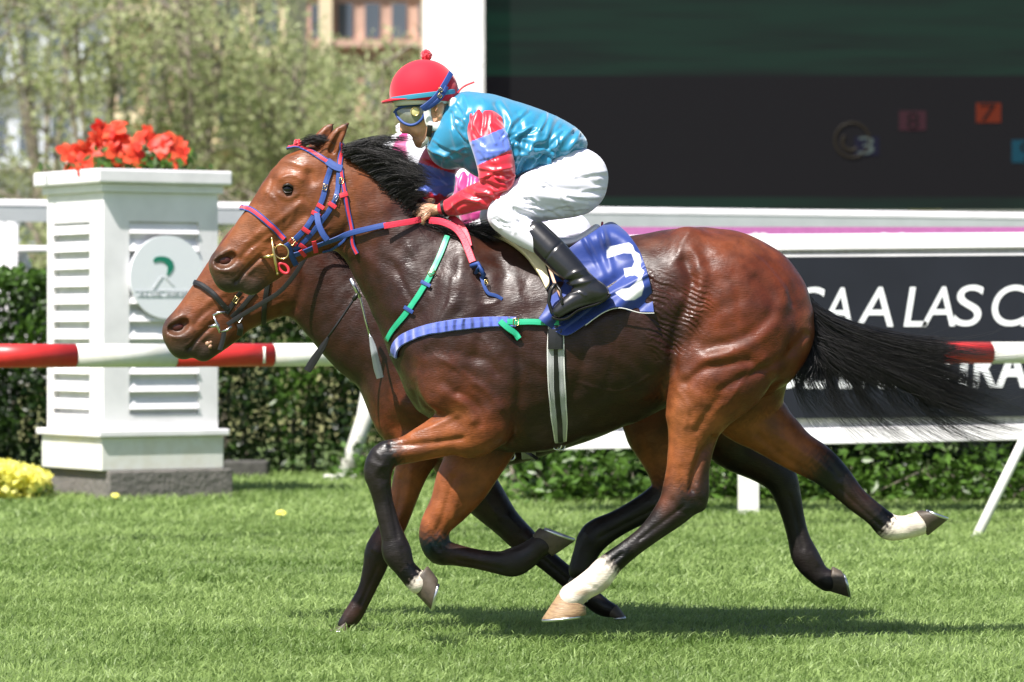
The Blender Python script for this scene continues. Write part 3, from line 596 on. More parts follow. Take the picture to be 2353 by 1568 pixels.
# tail
tl = []
def tailY(u): return Y1+0.02+0.05*u
def add_t(c, r, js=5, jy=.03):
    Y = rng.normal(0, 1)*jy; n = len(c); o = rng.normal(0, 1, 2)
    tl.append(([pw((q[0]+o[0]*js*(0.5+i/n*1.6), q[1]+o[1]*js*(0.5+i/n*1.6)), Y1+Y*(0.4+i/n*1.2)) for i, q in enumerate(c)], r))
for _ in range(4600):      # main flow
    ci = int(rng.integers(0, 74)); cg = np.random.default_rng(500+ci); v0 = (ci+.5)/74+cg.normal(0, .02); v = float(np.clip(v0+rng.normal(0, .045), 0, 1)); vt = float(np.clip(v0+rng.normal(0, .008), 0, 1)); wv = cg.normal(0, 1, 2)
    e = min(1, (.42+.58*cg.random()**1.3)*(.84+.2*rng.random()))
    mx_, my_ = 1905+50*v, 745+85*v
    x2, y2 = 2020+20*v, 775+85*v
    x3 = 2170-20*v; y3 = 790+140*vt+wv[0]*9
    x4 = np.interp(v, [0, .35, .7, 1], [2290, 2330, 2380, 2390])+wv[1]*8; y4 = np.interp(vt, [0, .35, .7, 1], [776, 880, 972, 1005])+wv[1]*12
    c = [(1846+5*rng.normal(), 668+80*v*rng.random()+30*rng.random()), (mx_-40+8*rng.normal(), my_-15), (x2, y2), (x3, y3)]
    if e > 0.62:
        f = (e-0.62)/0.38; c.append((x3+(x4-x3)*f*1.0, y3+(y4-y3)*f))
    add_t(c, (.0012 if e < .75 else .0008)*(0.6+rng.random()*.9), 3.2)
for _ in range(1700):       # dense root mass under the dock
    v = rng.random()
    c = [(1845+6*rng.normal(), 690+90*rng.random()), (1858+10*v, 790), (1850+40*v+10*rng.normal(), 835+10*rng.normal()), (1830+190*v*rng.random(), 862+14*rng.normal())]
    add_t(c, .0013, 4)
for _ in range(2600):      # solid body of the tail behind the quarters
    v = rng.random(); u_r = rng.random(); y_e = 800+95*v; x_e = 1960+130*rng.random()
    add_t([(1846+5*rng.normal(), 672+110*u_r), (1872+20*v, 735+60*v+30*u_r), (1905+20*v, 775+75*v), (x_e, y_e+rng.normal(0, 6))], .0014, 3)
for cx, w, n_ in ((1832, 14, 110), (1862, 12, 70), (1905, 26, 150), (1960, 22, 150), (1985, 20, 90), (2040, 20, 120), (2090, 25, 120), (2120, 25, 110)):   # falling wisps
    q = rng.normal(0, 5)
    for _ in range(n_):
        s = rng.normal(0, w*.45); y0 = 790+0.12*(cx-1830)+rng.normal(0, 12); L = (95+50*rng.random())*(1+.1*(cx > 1880))
        curl = 30+0.22*(cx-1830)+rng.normal(0, 10)
        add_t([(cx+s-30, y0), (cx+s-6+rng.normal(0, 3), y0+L*.45), (cx+s*.8+2+q, y0+L*.85), (cx+s*.55+curl, y0+L*1.25), (cx+s*.5+curl*2.2, y0+L*1.42)], .0008, 2)
for _ in range(160):       # loose fly-aways
    v = rng.random(); x0 = 1950+250*rng.random(); y0 = 775+.4*(x0-1950)*v+60*v
    add_t([(x0-60, y0-5), (x0+40, y0+5), (x0+110, y0+20+60*v), (x0+180+50*rng.random(), y0+40*v+rng.normal(0, 25))], .0006, 8, .04)
strands('tail', tl, M_hair, h1, seg=12)

# ------------------------------------------------------------------ setting materials
M_white = mat('white_paint', (.83, .81, .83), rough=0.45, noise=0.09, nscale=4, bump=0.08, bscale=30)
M_white_w = mat('worn_white_paint', (.76, .76, .72), rough=0.55, noise=0.12, nscale=9, bump=0.12, bscale=40, col2=(.62, .61, .55))
M_grey = mat('stone_grey', (.17, .16, .145), rough=0.85, noise=0.35, nscale=12, bump=0.7, bscale=25, bdist=.02, col2=(.13, .12, .11))
M_beam_grey = mat('pale_grey_beam', (.50, .52, .54), rough=0.5, noise=0.06, nscale=5)  # grey of the barrier beam below its white cap
M_red = mat('red_paint', (.58, .030, .028), rough=0.38, noise=0.14, nscale=10, bump=0.05)
M_bark = mat('bark', (.22, .19, .15), rough=0.9, noise=0.4, nscale=8, bump=0.6, bscale=20, bdist=.02)
M_turf = mat('turf', (.10, .155, .035), rough=0.9, noise=0.35, nscale=1.6, col2=(.075, .115, .026))
M_board = mat('charcoal_board', (.011, .013, .020), rough=0.5, spec=.3, noise=0.12, nscale=3)
M_letter = mat('white_lettering', (.78, .80, .82), rough=0.5)
M_purple = mat('purple_vinyl', (.42, .13, .33), rough=0.5, noise=0.08)
M_green = mat('green_emblem', (.012, .21, .13), rough=0.5)
M_disc = mat('white_enamel', (.80, .82, .86), rough=0.35)
M_faint = mat('faded_grey_print', (.60, .62, .64), rough=0.5)
M_grass = leafmat('grass_blades', (.090, .165, .026), (.40, .53, .185), rough=0.5, tl=0.4)
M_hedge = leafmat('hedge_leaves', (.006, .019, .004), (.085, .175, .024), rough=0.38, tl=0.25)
M_tree = leafmat('spring_leaves', (.24, .29, .12), (.54, .58, .31), rough=0.55, tl=0.5)

def leaf_quads(Cn, size, Nn=None, flat=0.0, asp=0.5, bend=0.25, rnd=None):
    """n bent leaf shapes (two quads each as 6 verts) around centres Cn"""
    g = rnd or rng; n = len(Cn); s = size if hasattr(size, '__len__') else np.full(n, size)
    d = g.normal(0, 1, (n, 3)); d[:, 2] *= (1-flat); d /= np.linalg.norm(d, axis=1)[:, None]
    e = g.normal(0, 1, (n, 3)); nn = np.cross(d, e); nn /= np.linalg.norm(nn, axis=1)[:, None]+1e-9; w = np.cross(d, nn)
    s3 = s[:, None]; L = d*s3; W = w*s3*asp; B = nn*s3*bend
    v = np.stack([Cn-L*.5, Cn-L*.05+W*.5-B*.3, Cn+L*.5, Cn-L*.05-W*.5-B*.3, Cn+B*.0], 1)
    V = v.reshape(-1, 3); b = np.arange(n)[:, None]*5
    F = np.concatenate([b+np.array([[0, 4, 1]]), b+np.array([[1, 4, 2]]), b+np.array([[2, 4, 3]]), b+np.array([[3, 4, 0]])])
    return V, F
def leaf_obj(name, Cn, size, mt, parent=None, tone=None, **kw):
    V, F = leaf_quads(Cn, size, **kw); n = len(Cn)
    t = rng.random(n) if tone is None else np.clip(tone+rng.normal(0, .18, n), 0, 1)
    return link_mesh(name, np_mesh(name, V, F, False, np.repeat(t, 5)[:, None]*np.ones(3)), mt, parent)
def vnoise(x, y, s, seed=0):
    g = np.random.default_rng(seed); o = np.zeros_like(x)
    for i in range(5):
        a = g.random()*6.28; f = s*(0.6+g.random()*1.2); o += np.sin(x*f*math.cos(a)+y*f*math.sin(a)+g.random()*6.28)
    return o/5

# ---- ground and grass
mb = MB(); nx, ny = 60, 60
gx = np.concatenate([np.linspace(-170, -8, 10), np.linspace(-7.5, 7.5, 40), np.linspace(8, 170, 10)]); gy = np.concatenate([np.linspace(-36, -4, 6), np.linspace(-3.5, 20, 50), np.linspace(24, 230, 12)])
vs = [(x, y, 0.0 if (abs(x) > 7.4 or y > 19 or y < -3.4) else 0.012*float(vnoise(np.array([x]), np.array([y]), 2.0, 3)[0])) for y in gy for x in gx]
mb.add(vs, [(j*len(gx)+i, j*len(gx)+i+1, (j+1)*len(gx)+i+1, (j+1)*len(gx)+i) for j in range(len(gy)-1) for i in range(len(gx)-1)])
tag(mb.build('ground', M_turf, smooth=True), kind='structure')
def grass(n, y0, y1, hgt, wid, seed):
    g = np.random.default_rng(seed)
    y = y0+(y1-y0)*g.random(n); hw = (y+D)*K*1240+1.3; x = (g.random(n)*2-1)*hw
    # clumping
    x += 0.02*np.sin(y*60); 
    cl = vnoise(x, y, 5.0, 11)*.5+vnoise(x, y, 17, 12)*.5
    keep = g.random(n) < 0.62+0.55*cl; x, y, cl = x[keep], y[keep], cl[keep]; n = len(x)
    h = hgt*(0.55+0.7*g.random(n))*(1+0.45*cl); a = g.random(n)*6.28; lean = np.abs(g.normal(0.55, 0.5, n))*h*1.7
    la = g.random(n)*6.28; lx = np.cos(la)*lean*1.25+0.2*h; ly = np.sin(la)*lean*.6
    w = wid*(0.6+0.8*g.random(n)); wx, wy = np.cos(a)*w, np.sin(a)*w
    z = np.zeros(n)-.004
    v = np.stack([np.stack([x-wx, y-wy, z], 1), np.stack([x+wx, y+wy, z], 1), np.stack([x+wx*.8+lx*.4, y+wy*.8+ly*.4, h*.6], 1), np.stack([x-wx*.8+lx*.4, y-wy*.8+ly*.4, h*.6], 1), np.stack([x+lx, y+ly, h*.86], 1)], 1)
    t = np.clip(.46+.25*vnoise(x, y*1.6, 1.3, 21)+.28*vnoise(x*.5, y*1.3, 7, 22)+g.normal(0, .14, n), 0, 1)
    return v.reshape(-1, 3), t, n
Vg = []; Tg = []; ng = 0
for a in ((175000, -2.2, 3.2, .036, .0026, 1), (128000, 3.0, 9.5, .042, .0038, 2), (92000, 9.5, 18.5, .055, .0056, 3)):
    v, t, n = grass(*a); Vg.append(v); Tg.append(t); ng += n
Vg = np.concatenate(Vg); Tg = np.repeat(np.concatenate(Tg), 5); b = np.arange(ng)[:, None]*5
me = np_mesh('grass', Vg, np.concatenate([b+np.array([[0, 1, 2]]), b+np.array([[0, 2, 3]]), b+np.array([[3, 2, 4]])]), False, Tg[:, None]*np.ones(3))
tag(link_mesh('grass', me, M_grass), kind='stuff')

# ---- hedges
def hedge(px0, px1, Y, depth, ztop, n, size, label, seed=5, zlow=0.02, loose=0.0, tilt=None, brown=0.0):
    g = np.random.default_rng(seed); xa, xb = P(px0, 0, Y).x, P(px1, 0, Y).x
    root = empty('hedge', ((xa+xb)/2, Y+depth/2, 0), label, 'hedge', 'clipped hedges behind the track')
    mb = MB(); segs = int((xb-xa)/0.35)+2
    for i in range(segs):
        x = xa+(xb-xa)*(i+.5)/segs
        for q in range(2):
            bx = x+g.normal(0, .08); by = Y+depth*(.35+.3*q)
            mb.tube([(bx, by, 0), (bx+g.normal(0, .05), by, ztop*.45), (bx+g.normal(0, .15), by+g.normal(0, .1), ztop*.85)], [.022, .016, .008], 6)
            for e in range(4):
                z = ztop*(.2+.15*e); mb.tube([(bx, by, z), (bx+g.normal(0, .2), by-depth*.3*g.random(), z+.16)], [.008, .003], 5)
    mb.build('stem', M_bark, root)
    m = int(n*.72)
    x = xa+(xb-xa)*g.random(m); z = zlow+(ztop-zlow)*g.random(m)**.85
    bulge = .10*vnoise(x, z, 5, seed)+.06*vnoise(x, z, 14, seed+1)
    y = Y-bulge+np.abs(g.normal(0, .10+loose, m))+(.13*np.clip(1-z/(.45), 0, 1))
    keep = g.random(m) < np.where(z < .5, .50+.55*vnoise(x, z, 7, seed+9)+.25, 1); x, y, z = x[keep], y[keep], z[keep]
    A = np.stack([x, y, z], 1); t = np.clip(.34+.75*vnoise(x, z, 6, seed+3)+.95*(z/ztop-.5), 0, 1)  # leaf tone darkens toward the foot, shade painted into the colour
    m2 = n-m; x = xa+(xb-xa)*g.random(m2); y = Y+depth*g.random(m2)
    Bp = np.stack([x, y, ztop+.05*vnoise(x, y, 5, seed)+g.normal(0, .035, m2)], 1)
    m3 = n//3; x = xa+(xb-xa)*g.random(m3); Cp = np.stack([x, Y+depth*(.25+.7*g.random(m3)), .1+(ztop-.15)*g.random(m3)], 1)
    AA = np.concatenate([A, Bp, Cp]); tt = np.concatenate([t, np.full(m2, .7), np.full(m3, .1)])  # bright top and dark inner leaves: light and shade put into the tone
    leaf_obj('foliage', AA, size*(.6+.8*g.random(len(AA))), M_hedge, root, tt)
    return root
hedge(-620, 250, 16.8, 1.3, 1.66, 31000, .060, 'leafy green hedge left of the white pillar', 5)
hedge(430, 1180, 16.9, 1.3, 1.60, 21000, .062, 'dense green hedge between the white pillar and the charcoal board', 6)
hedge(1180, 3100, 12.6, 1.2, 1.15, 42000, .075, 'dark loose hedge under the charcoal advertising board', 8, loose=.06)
# scraps of low growth at the hedge feet
def herb(px, Y, n, size, rad, hh, label, seed):
    g = np.random.default_rng(seed); c = P(px, 0, Y)
    root = empty('ground_cover_plant', (c.x, Y, 0), label, 'plant', 'leafy weeds at the foot of the hedge')
    A = np.stack([c.x+g.normal(0, rad, n), Y+g.normal(0, .12, n), np.abs(g.normal(0, hh, n))+.03], 1)
    leaf_obj('foliage', A, size*(.6+.8*g.random(n)), M_hedge, root, np.full(n, .75), flat=.4)
    mb = MB()
    for i in range(14): mb.tube([(c.x+g.normal(0, rad*.6), Y+g.normal(0, .05), 0), (c.x+g.normal(0, rad), Y+g.normal(0, .1), hh*1.6)], [.005, .002], 5)
    mb.build('stem', M_bark, root)
for i, (px, lab) in enumerate(((1290, 'bright weeds under the board, just left of centre behind the horse girth ring'), (1390, 'pale dry-stemmed weeds below the board between the horses legs'), (1660, 'leafy weeds beside the white board post'),
                (1800, 'broad-leaved weeds just right of the white board post'), (1990, 'broad-leaved weeds behind the raised hind leg'), (2160, 'broad-leaved weeds above the raised white pastern'), (2320, 'broad-leaved weeds at the right edge by the thin slanted rail leg'))):
    herb(px, 11.9, 420, .085, .22, .16, lab, 30+i)
herb(1000, 15.6, 500, .08, .3, .14, 'bright weeds behind the horses knees', 44); herb(870, 15.9, 300, .08, .2, .12, 'small weeds right of the thick slanted post foot', 45)

# ---- white pillar
kp = K*27.4; w = .922; ang = R(32.5)
u_ = Vector((math.cos(ang), math.sin(ang), 0)); v_ = Vector((-math.sin(ang), math.cos(ang), 0))
cor = Vector(((238-1176.5)*kp, 12.4, 0)); cen = cor+(u_+v_)*(w/2)
def zz(py, k=kp): return HC-(py-750)*k
pil = empty('pillar', (cen.x, cen.y, 0), 'square white wooden pillar with louvred sides and round emblem, flowers on top', 'pillar')
def pbox(name, z0, z1, side, m=M_white, bev=.008, tap=1.0, off=(0, 0)):
    b = MB(); b.box((cen.x+off[0], cen.y+off[1], (z0+z1)/2), (side, side, z1-z0), ang, taper=tap); return b.build(name, m, pil, bevel=bev)
pbox('plinth', -.05, zz(1083), 1.0, M_grey, .012, off=(.06, .0))
pbox('base', zz(1083)+.001, zz(1006), .985, M_white_w)
pbox('ledge', zz(1005), zz(990), 1.05)
cap = pbox('cap', zz(421), zz(388), 1.08, bev=.014); pbox('cornice', zz(441), zz(422), .985)
# shaft: frame of boards round a recessed core
core = MB(); core.box((cen.x, cen.y, (zz(989)+zz(442))/2), (w-.09, w-.09, zz(442)-zz(989)), ang); core.build('core', M_white, pil)
shaft = MB(); zl, zh = zz(989), zz(442)
def face_pt(n, a, out, z):   # n: 0 right-front face, 1 left face, 2 right-back, 3 left-back ; a along face from its left edge
    if n == 0: return cor+u_*a-v_*out+Vector((0, 0, z))
    if n == 1: return cor+v_*(w-a)-u_*out+Vector((0, 0, z))
    if n == 2: return cor+u_*w+v_*a+u_*out+Vector((0, 0, z))
    return cor+v_*w+u_*(w-a)+v_*out+Vector((0, 0, z))
def fbox(mb, n, a0, a1, o0, o1, z0, z1, o0t=None, o1t=None, mi=0):
    o0t = o0 if o0t is None else o0t; o1t = o1 if o1t is None else o1t
    vs = [face_pt(n, a0, o0, z0), face_pt(n, a1, o0, z0), face_pt(n, a1, o1, z0), face_pt(n, a0, o1, z0), face_pt(n, a0, o0t, z1), face_pt(n, a1, o0t, z1), face_pt(n, a1, o1t, z1), face_pt(n, a0, o1t, z1)]
    mb.add(vs, [(0, 1, 2, 3), (7, 6, 5, 4), (0, 4, 5, 1), (1, 5, 6, 2), (2, 6, 7, 3), (3, 7, 4, 0)], mi)
zt, zb = zz(508), zz(955)
for n in range(4):
    a0, a1 = (.205, .765) if n in (0, 2) else (.10, .70)
    fbox(shaft, n, 0.0, a0, -.045, 0, zl, zh); fbox(shaft, n, a1, w-.0455, -.045, 0, zl, zh)
    fbox(shaft, n, a0, a1, -.045, 0, zt, zh); fbox(shaft, n, a0, a1, -.045, 0, zl, zb)
shaft.build('shaft', M_white, pil)
for n in range(4):
    a0, a1 = (.205, .765) if n in (0, 2) else (.10, .70)
    lv = MB(); nL = 11
    for i in range(nL):
        z1 = zt-.006-i*(zt-zb)/nL; z0 = z1-(zt-zb)/nL*.62
        fbox(lv, n, a0+.004, a1-.004, -.004, .014, z0, z1, -.040, -.026)
    lv.build('louvre', M_white, pil)
# emblem disc on the right-front face
dc = face_pt(0, .495, .030, zz(636)); em = empty('round_emblem', dc, None, None); em.parent = pil; em.matrix_parent_inverse = Matrix.Translation(pil.location).inverted()
mb = MB(); n = 64; r = .300; fr = [dc+u_*math.cos(t)*r+Vector((0, 0, math.sin(t)*r)) for t in np.linspace(0, 2*math.pi, n, endpoint=False)]; bk = [p+v_*.022 for p in fr]
mb.add(fr+bk, [tuple(range(n)), tuple(reversed(range(n, 2*n)))]+[(i, (i+1) % n, n+(i+1) % n, n+i) for i in range(n)])
bpy.data.objects.remove(em)
disc = mb.build('round_emblem', M_disc, pil)
def decal(poly, mt, name, off=.004, th=.003):   # polygon in face coordinates relative to disc centre
    mb = MB(); f = [dc+u_*a+Vector((0, 0, b))-v_*off for a, b in poly]; g = [p+v_*th for p in f]; n = len(f)
    for i in range(n//2-1): mb.add([f[i], f[i+1], f[n-2-i], f[n-1-i], g[i], g[i+1], g[n-2-i], g[n-1-i]], [(0, 1, 2, 3), (7, 6, 5, 4), (0, 4, 5, 1), (1, 5, 6, 2), (2, 6, 7, 3), (3, 7, 4, 0)])
    return mb.build(name, mt, disc)
def px2f(q): return ((q[0]-382)*kp/.90, -(q[1]-636)*kp)
outer = [(348, 598), (352, 591), (362, 588), (374, 588), (386, 592), (395, 601), (397, 613), (392, 624), (384, 632)]
inner = [(351, 603), (357, 601), (365, 600), (373, 602), (379, 607), (382, 613), (382, 620), (381, 626), (380, 631)]
decal([px2f(p) for p in outer]+[px2f(p) for p in reversed(inner)], M_green, 'green_swoosh')
decal([px2f(p) for p in [(372, 635), (362, 648), (354, 662), (347, 664), (355, 650), (366, 636)]], M_faint, 'grey_stroke')
decal([px2f(p) for p in [(378, 634), (386, 644), (398, 656), (392, 654), (382, 644), (375, 636)]], M_faint, 'grey_stroke')
decal([px2f(p) for p in [(306, 667.5), (458, 667.5), (458, 668.6), (306, 668.6)]], M_faint, 'printed_line'); decal([px2f(p) for p in [(310, 680), (454, 680), (454, 681), (310, 681)]], M_faint, 'printed_line')
def glyph_mesh(ch, offs=0.0):
    cu = bpy.data.curves.new('t', 'FONT'); cu.body = ch; cu.size = 1; cu.offset = offs; o = bpy.data.objects.new('t', cu); C.objects.link(o)
    dg = bpy.context.evaluated_depsgraph_get(); me = bpy.data.meshes.new_from_object(o.evaluated_get(dg))
    V = [v.co.copy() for v in me.vertices]; F = [tuple(p.vertices) for p in me.polygons]
    bpy.data.objects.remove(o); bpy.data.curves.remove(cu); bpy.data.meshes.remove(me)
    xs = [v.x for v in V]; ys = [v.y for v in V]; x0, x1, y0, y1 = min(xs), max(xs), min(ys), max(ys)
    return [((v.x-x0)/(x1-x0), (v.y-y0)/(y1-y0)) for v in V], F
def letters(items, place, mt, name, parent, shear=0.0, th=.004, offs=0.0):
    """items: (char, x0, x1, ytop, ybot); place(x,y,o)->Vector"""
    mb = MB()
    for ch, x0, x1, yt, yb in items:
        V, F = glyph_mesh(ch, offs); n = len(V)
        def q(v, o): return place(x0+(x1-x0)*v[0]+shear*(v[1]-.5)*(yb-yt), yb+(yt-yb)*v[1], o)
        mb.add([q(v, 0) for v in V]+[q(v, th) for v in V], list(F))
        ec = {}
        for f in F:
            for i in range(len(f)):
                e = (f[i], f[(i+1) % len(f)]); ec[tuple(sorted(e))] = ec.get(tuple(sorted(e)), 0)+1
        base = len(mb.v)-2*n
        for (i, j), c in ec.items():
            if c == 1: mb.f.append((base+i, base+j, base+n+j, base+n+i)); mb.m.append(0)
    return mb.build(name, mt, parent)
xs = 316; it = []
for ch_ in 'CLUB HIPICO':
    wd = 11.5 if ch_ != 'I' else 4
    if ch_ == ' ': xs += 9; continue
    it.append((ch_, xs, xs+wd*.8, 670, 679)); xs += wd+2
letters(it, lambda x, y, o: dc+u_*px2f((x, y))[0]+Vector((0, 0, px2f((x, y))[1]))-v_*(.006-o), M_faint, 'printed_name', disc)

# ---- flowers on the pillar and the yellow bed
M_petal = leafmat('red_petals', (.62, .020, .010), (.92, .13, .055), rough=0.5, tl=0.35)
M_petal_y = leafmat('yellow_petals', (.80, .74, .06), (.92, .90, .34), rough=0.6, tl=0.35)
def blossom(c, r, nrm, mt, parent, npet=6, name='blossom'):
    nrm = Vector(nrm).normalized(); a = nrm.orthogonal().normalized(); b = nrm.cross(a); V = []; F = []; T = []
    ph0 = rng.random()*6
    for i in range(npet):
        ph = ph0+2*math.pi*i/npet+rng.normal(0, .1); L = r*(.8+.4*rng.random()); d = a*math.cos(ph)+b*math.sin(ph); s = nrm.cross(d); lift = .35+.3*rng.normal(0, 1)
        tt = float(np.clip(.5+rng.normal(0, .3), 0, 1)); base = len(V)
        for t, wd in ((0, .05), (.3, .32), (.62, .42), (.86, .26), (1.0, .03)):
            z = nrm*(lift*L*(t-t*t*1.1)); V += [c+d*L*t+z-s*L*wd*.8+nrm*.05*L*wd, c+d*L*t+z-nrm*.02*L, c+d*L*t+z+s*L*wd*.8+nrm*.05*L*wd]; T += [tt]*3
        for k in range(4):
            for m in (0, 1): F.append((base+k*3+m, base+k*3+m+1, base+k*3+m+4, base+k*3+m+3))
    me = np_mesh(name, np.array(V), np.array(F), True, np.array(T)[:, None]*np.ones(3)); return link_mesh(name, me, mt, parent)
fl = empty('flowering_plant', (cen.x, cen.y, zz(388)), 'orange-red lily plant in bloom on top of the white pillar', 'flowers')
pc = cor+(u_+v_)*.30; stems = MB()
for px, py, rr in ((160, 352, 26), (168, 372, 26), (192, 345, 28), (196, 378, 28), (222, 318, 26), (215, 345, 30), (235, 300, 26), (250, 330, 30), (262, 300, 30), (275, 318, 28), (268, 350, 30), (300, 338, 30), (318, 325, 26), (338, 310, 24), (312, 362, 30), (345, 372, 30), (362, 350, 28), (372, 332, 30), (398, 340, 32), (392, 366, 30), (415, 352, 24), (230, 372, 30), (285, 374, 26), (186, 392, 14)):
    Y = cen.y+rng.normal(0, .16)-.05-(0.35 if py > 385 else 0); c = P(px, py, Y)
    blossom(c, rr*kp*1.15, (rng.normal(0, .55), -1, .45+rng.normal(0, .4)), M_petal, fl)
    stems.tube([Vector((cen.x+rng.normal(0, .12), cen.y+rng.normal(0, .1), zz(390))), c+Vector((0, .06, -.06)), c+Vector((0, .01, 0))], .006, 5)
stems.build('stem', M_hedge, fl)
A = np.stack([cen.x+rng.normal(0, .20, 420), cen.y+rng.normal(0, .18, 420), zz(385)+np.abs(rng.normal(0, .055, 420))], 1)
leaf_obj('foliage', A, .09, M_hedge, fl, np.full(420, .6))
yf = empty('flower_bed_plant', P(30, 1115, 12.6)*1.0, 'bright yellow flower clump at the left edge below the hedge', 'flowers')
nY = 1500; g = rng; px = -40+140*g.random(nY); top = np.interp(px, [-40, 0, 30, 60, 90, 105], [1064, 1066, 1074, 1080, 1092, 1104]); Yy = 12.0+.9*g.random(nY)
zt_ = np.array([P(0, t, 12.4).z for t in top]); A = np.stack([np.array([P(a, 0, 12.4).x for a in px]), Yy, np.maximum(zt_*(1-.9*g.random(nY)**1.6*1.0), .02)], 1)
leaf_obj('blossom', A, .075, M_petal_y, yf, np.full(nY, .6), flat=.3, asp=.8)
A2 = A[:300]+np.array([.03, .05, -.04]); A2[:, 2] = np.abs(A2[:, 2])*.7; leaf_obj('foliage', A2, .08, M_grass, yf)
for px, py in ((265, 1158), (645, 1200)):
    Yd = 1.241/((py-750)*K)-D; d = empty('dandelion', (P(px, py, Yd).x, Yd, 0), 'yellow dandelion in the turf '+('in front of the pillar' if px < 300 else 'left of the bent black knee'), 'flower', 'dandelions in the turf')
    blossom(P(px, py, Yd)+Vector((0, 0, .06)), .035, (0, -.5, 1), M_petal_y, d, 9); mb = MB(); mb.tube([P(px, py, Yd), P(px, py, Yd)+Vector((0, 0, .058))], .003, 5); mb.build('stem', M_hedge, d)
# kerb stones at the hedge foot
mb = MB(); a, b_ = P(505, 1080, 16.2), P(612, 1080, 16.2); mb.box(((a.x+b_.x)/2, 16.5, .05), (b_.x-a.x, .3, .18)); tag(mb.build('kerb_stone', mat('dark_stone', (.06, .058, .052), rough=.9, noise=.3, bump=.6), bevel=.02), 'low dark kerb stone between pillar and hedge', 'kerb stone')  # kerb in a dark stone colour

# ---- red and white running rail
def seg_rail():
    root = empty('running_rail', (0, 8, 0), 'round running rail in alternating red and white behind the horses', 'rail')
    zr = 1.075; rr = .067
    def pt(px):
        d = np.interp(px, [0, 2353], [21.5, 24.0]); d = 21.5+(24.0-21.5)*px/2353.0; return Vector(((px-1176.5)*K*d, d-D, zr))
    bnd = [-700, -490, -270, -50, 172, 402, 625, 845, 1062, 1275, 1485, 1690, 1890, 2085, 2275, 2470, 2660, 2850, 3040]
    for i in range(len(bnd)-1):
        a, b = pt(bnd[i]), pt(bnd[i+1]); isred = (i % 2 == 1); d = (b-a).normalized()
        mb = MB(); mb.tube([a+d*.0015, b-d*.0015], rr if isred else rr*.992, 28); o = mb.build('red_section' if isred else 'white_section', M_red if isred else M_white_w, root, smooth=True)
        for p in o.data.polygons:
            if len(p.vertices) > 4: p.use_smooth = False
    # small white label sleeve
    a = pt(603); mb = MB(); mb.tube([a-Vector((.012, 0, 0)), a+Vector((.014, 0, 0))], rr+.0015, 28, caps=False); 
    lab = MB(); 
    for k in range(9):
        pass
    th = np.linspace(-1.9, -.2, 9)
    vs = []
    for t in th:
        for dx in (-.022, .022): vs.append(a+Vector((dx, math.sin(t)*(rr+.002)*1, math.cos(t)*(rr+.002)*-1)) if False else a+Vector((dx, -math.cos((t+1.05)*.9)*(rr+.002), math.sin((t+1.05)*.9)*(rr+.002))))
    lab.add(vs, [(2*i, 2*i+1, 2*i+3, 2*i+2) for i in range(8)]); lab.build('white_label', M_white_w, root)
    f = P(2240, 1232, 7.6); t_ = pt(2452)
    mb = MB(); mb.tube([Vector((f.x, f.y, -.02)), P(2353, 1010, 8.0), P(2440, 850, 8.7), t_], .030, 12); mb.build('slanted_leg', M_white_w, root, smooth=True)
    f2 = pt(-190); mb = MB(); mb.tube([Vector((f2.x-.5, f2.y-1.0, -.02)), Vector((f2.x-.2, f2.y-.5, .55)), f2], .030, 12); mb.build('slanted_leg', M_white_w, root, smooth=True)
seg_rail()
mb = MB(); f = P(788, 1098, 16.0); mb.tube([Vector((f.x, 16.0, -.02)), P(838, 960, 16.1), P(866, 800, 16.3), P(880, 690, 16.4)], .066, 16); 
pst = empty('slanted_post', (f.x, 16, 0), 'thick off-white slanted post standing on a foot plate before the hedge', 'post'); mb.build('shaft', M_white_w, pst, smooth=True)
mb = MB(); mb.box((f.x-.02, 15.95, .02), (.26, .18, .05)); mb.build('foot_plate', M_white_w, pst, bevel=.01)

# ---- charcoal advertising board
YS = 10.2; bd = empty('advertising_board', P(1800, 1187, YS), 'long charcoal board with white slanted capitals in a white lattice frame', 'sign')
def slab(name, pts4, y0, y1, m, parent, bev=0):
    q = [P(*p, YS) for p in pts4]; mb = MB(); vs = [Vector((p.x, YS+y, p.z)) for y in (y0, y1) for p in q]
    mb.add(vs, [(0, 1, 2, 3), (7, 6, 5, 4), (0, 4, 5, 1), (1, 5, 6, 2), (2, 6, 7, 3), (3, 7, 4, 0)]); return mb.build(name, m, parent, bevel=bev)
XL, XR = 1195, 3080
def ln(y1800, y2353): return lambda x: y1800+(y2353-y1800)*(x-1800)/553
t0, t1_, l0, p0, p1, b0, b1 = ln(539, 535), ln(576, 570), ln(590, 586), ln(592, 588), ln(962, 957), ln(985, 975), ln(1023, 1011)
slab('top_rail', [(XL, t0(XL)), (XR, t0(XR)), (XR, t1_(XR)), (XL, t1_(XL))], -.05, .05, M_white, bd, .006)
slab('bottom_rail', [(XL, b0(XL)), (XR, b0(XR)), (XR, b1(XR)), (XL, b1(XL))], -.05, .05, M_white, bd, .006)
slab('panel', [(XL, p0(XL)), (XR, p0(XR)), (XR, p1(XR)), (XL, p1(XL))], -.062, -.052, M_board, bd)
slab('trim', [(XL, l0(XL)-3), (XR, l0(XR)-3), (XR, l0(XR)+1), (XL, l0(XL)+1)], -.066, -.063, M_white, bd)
mb = MB(); x = XL
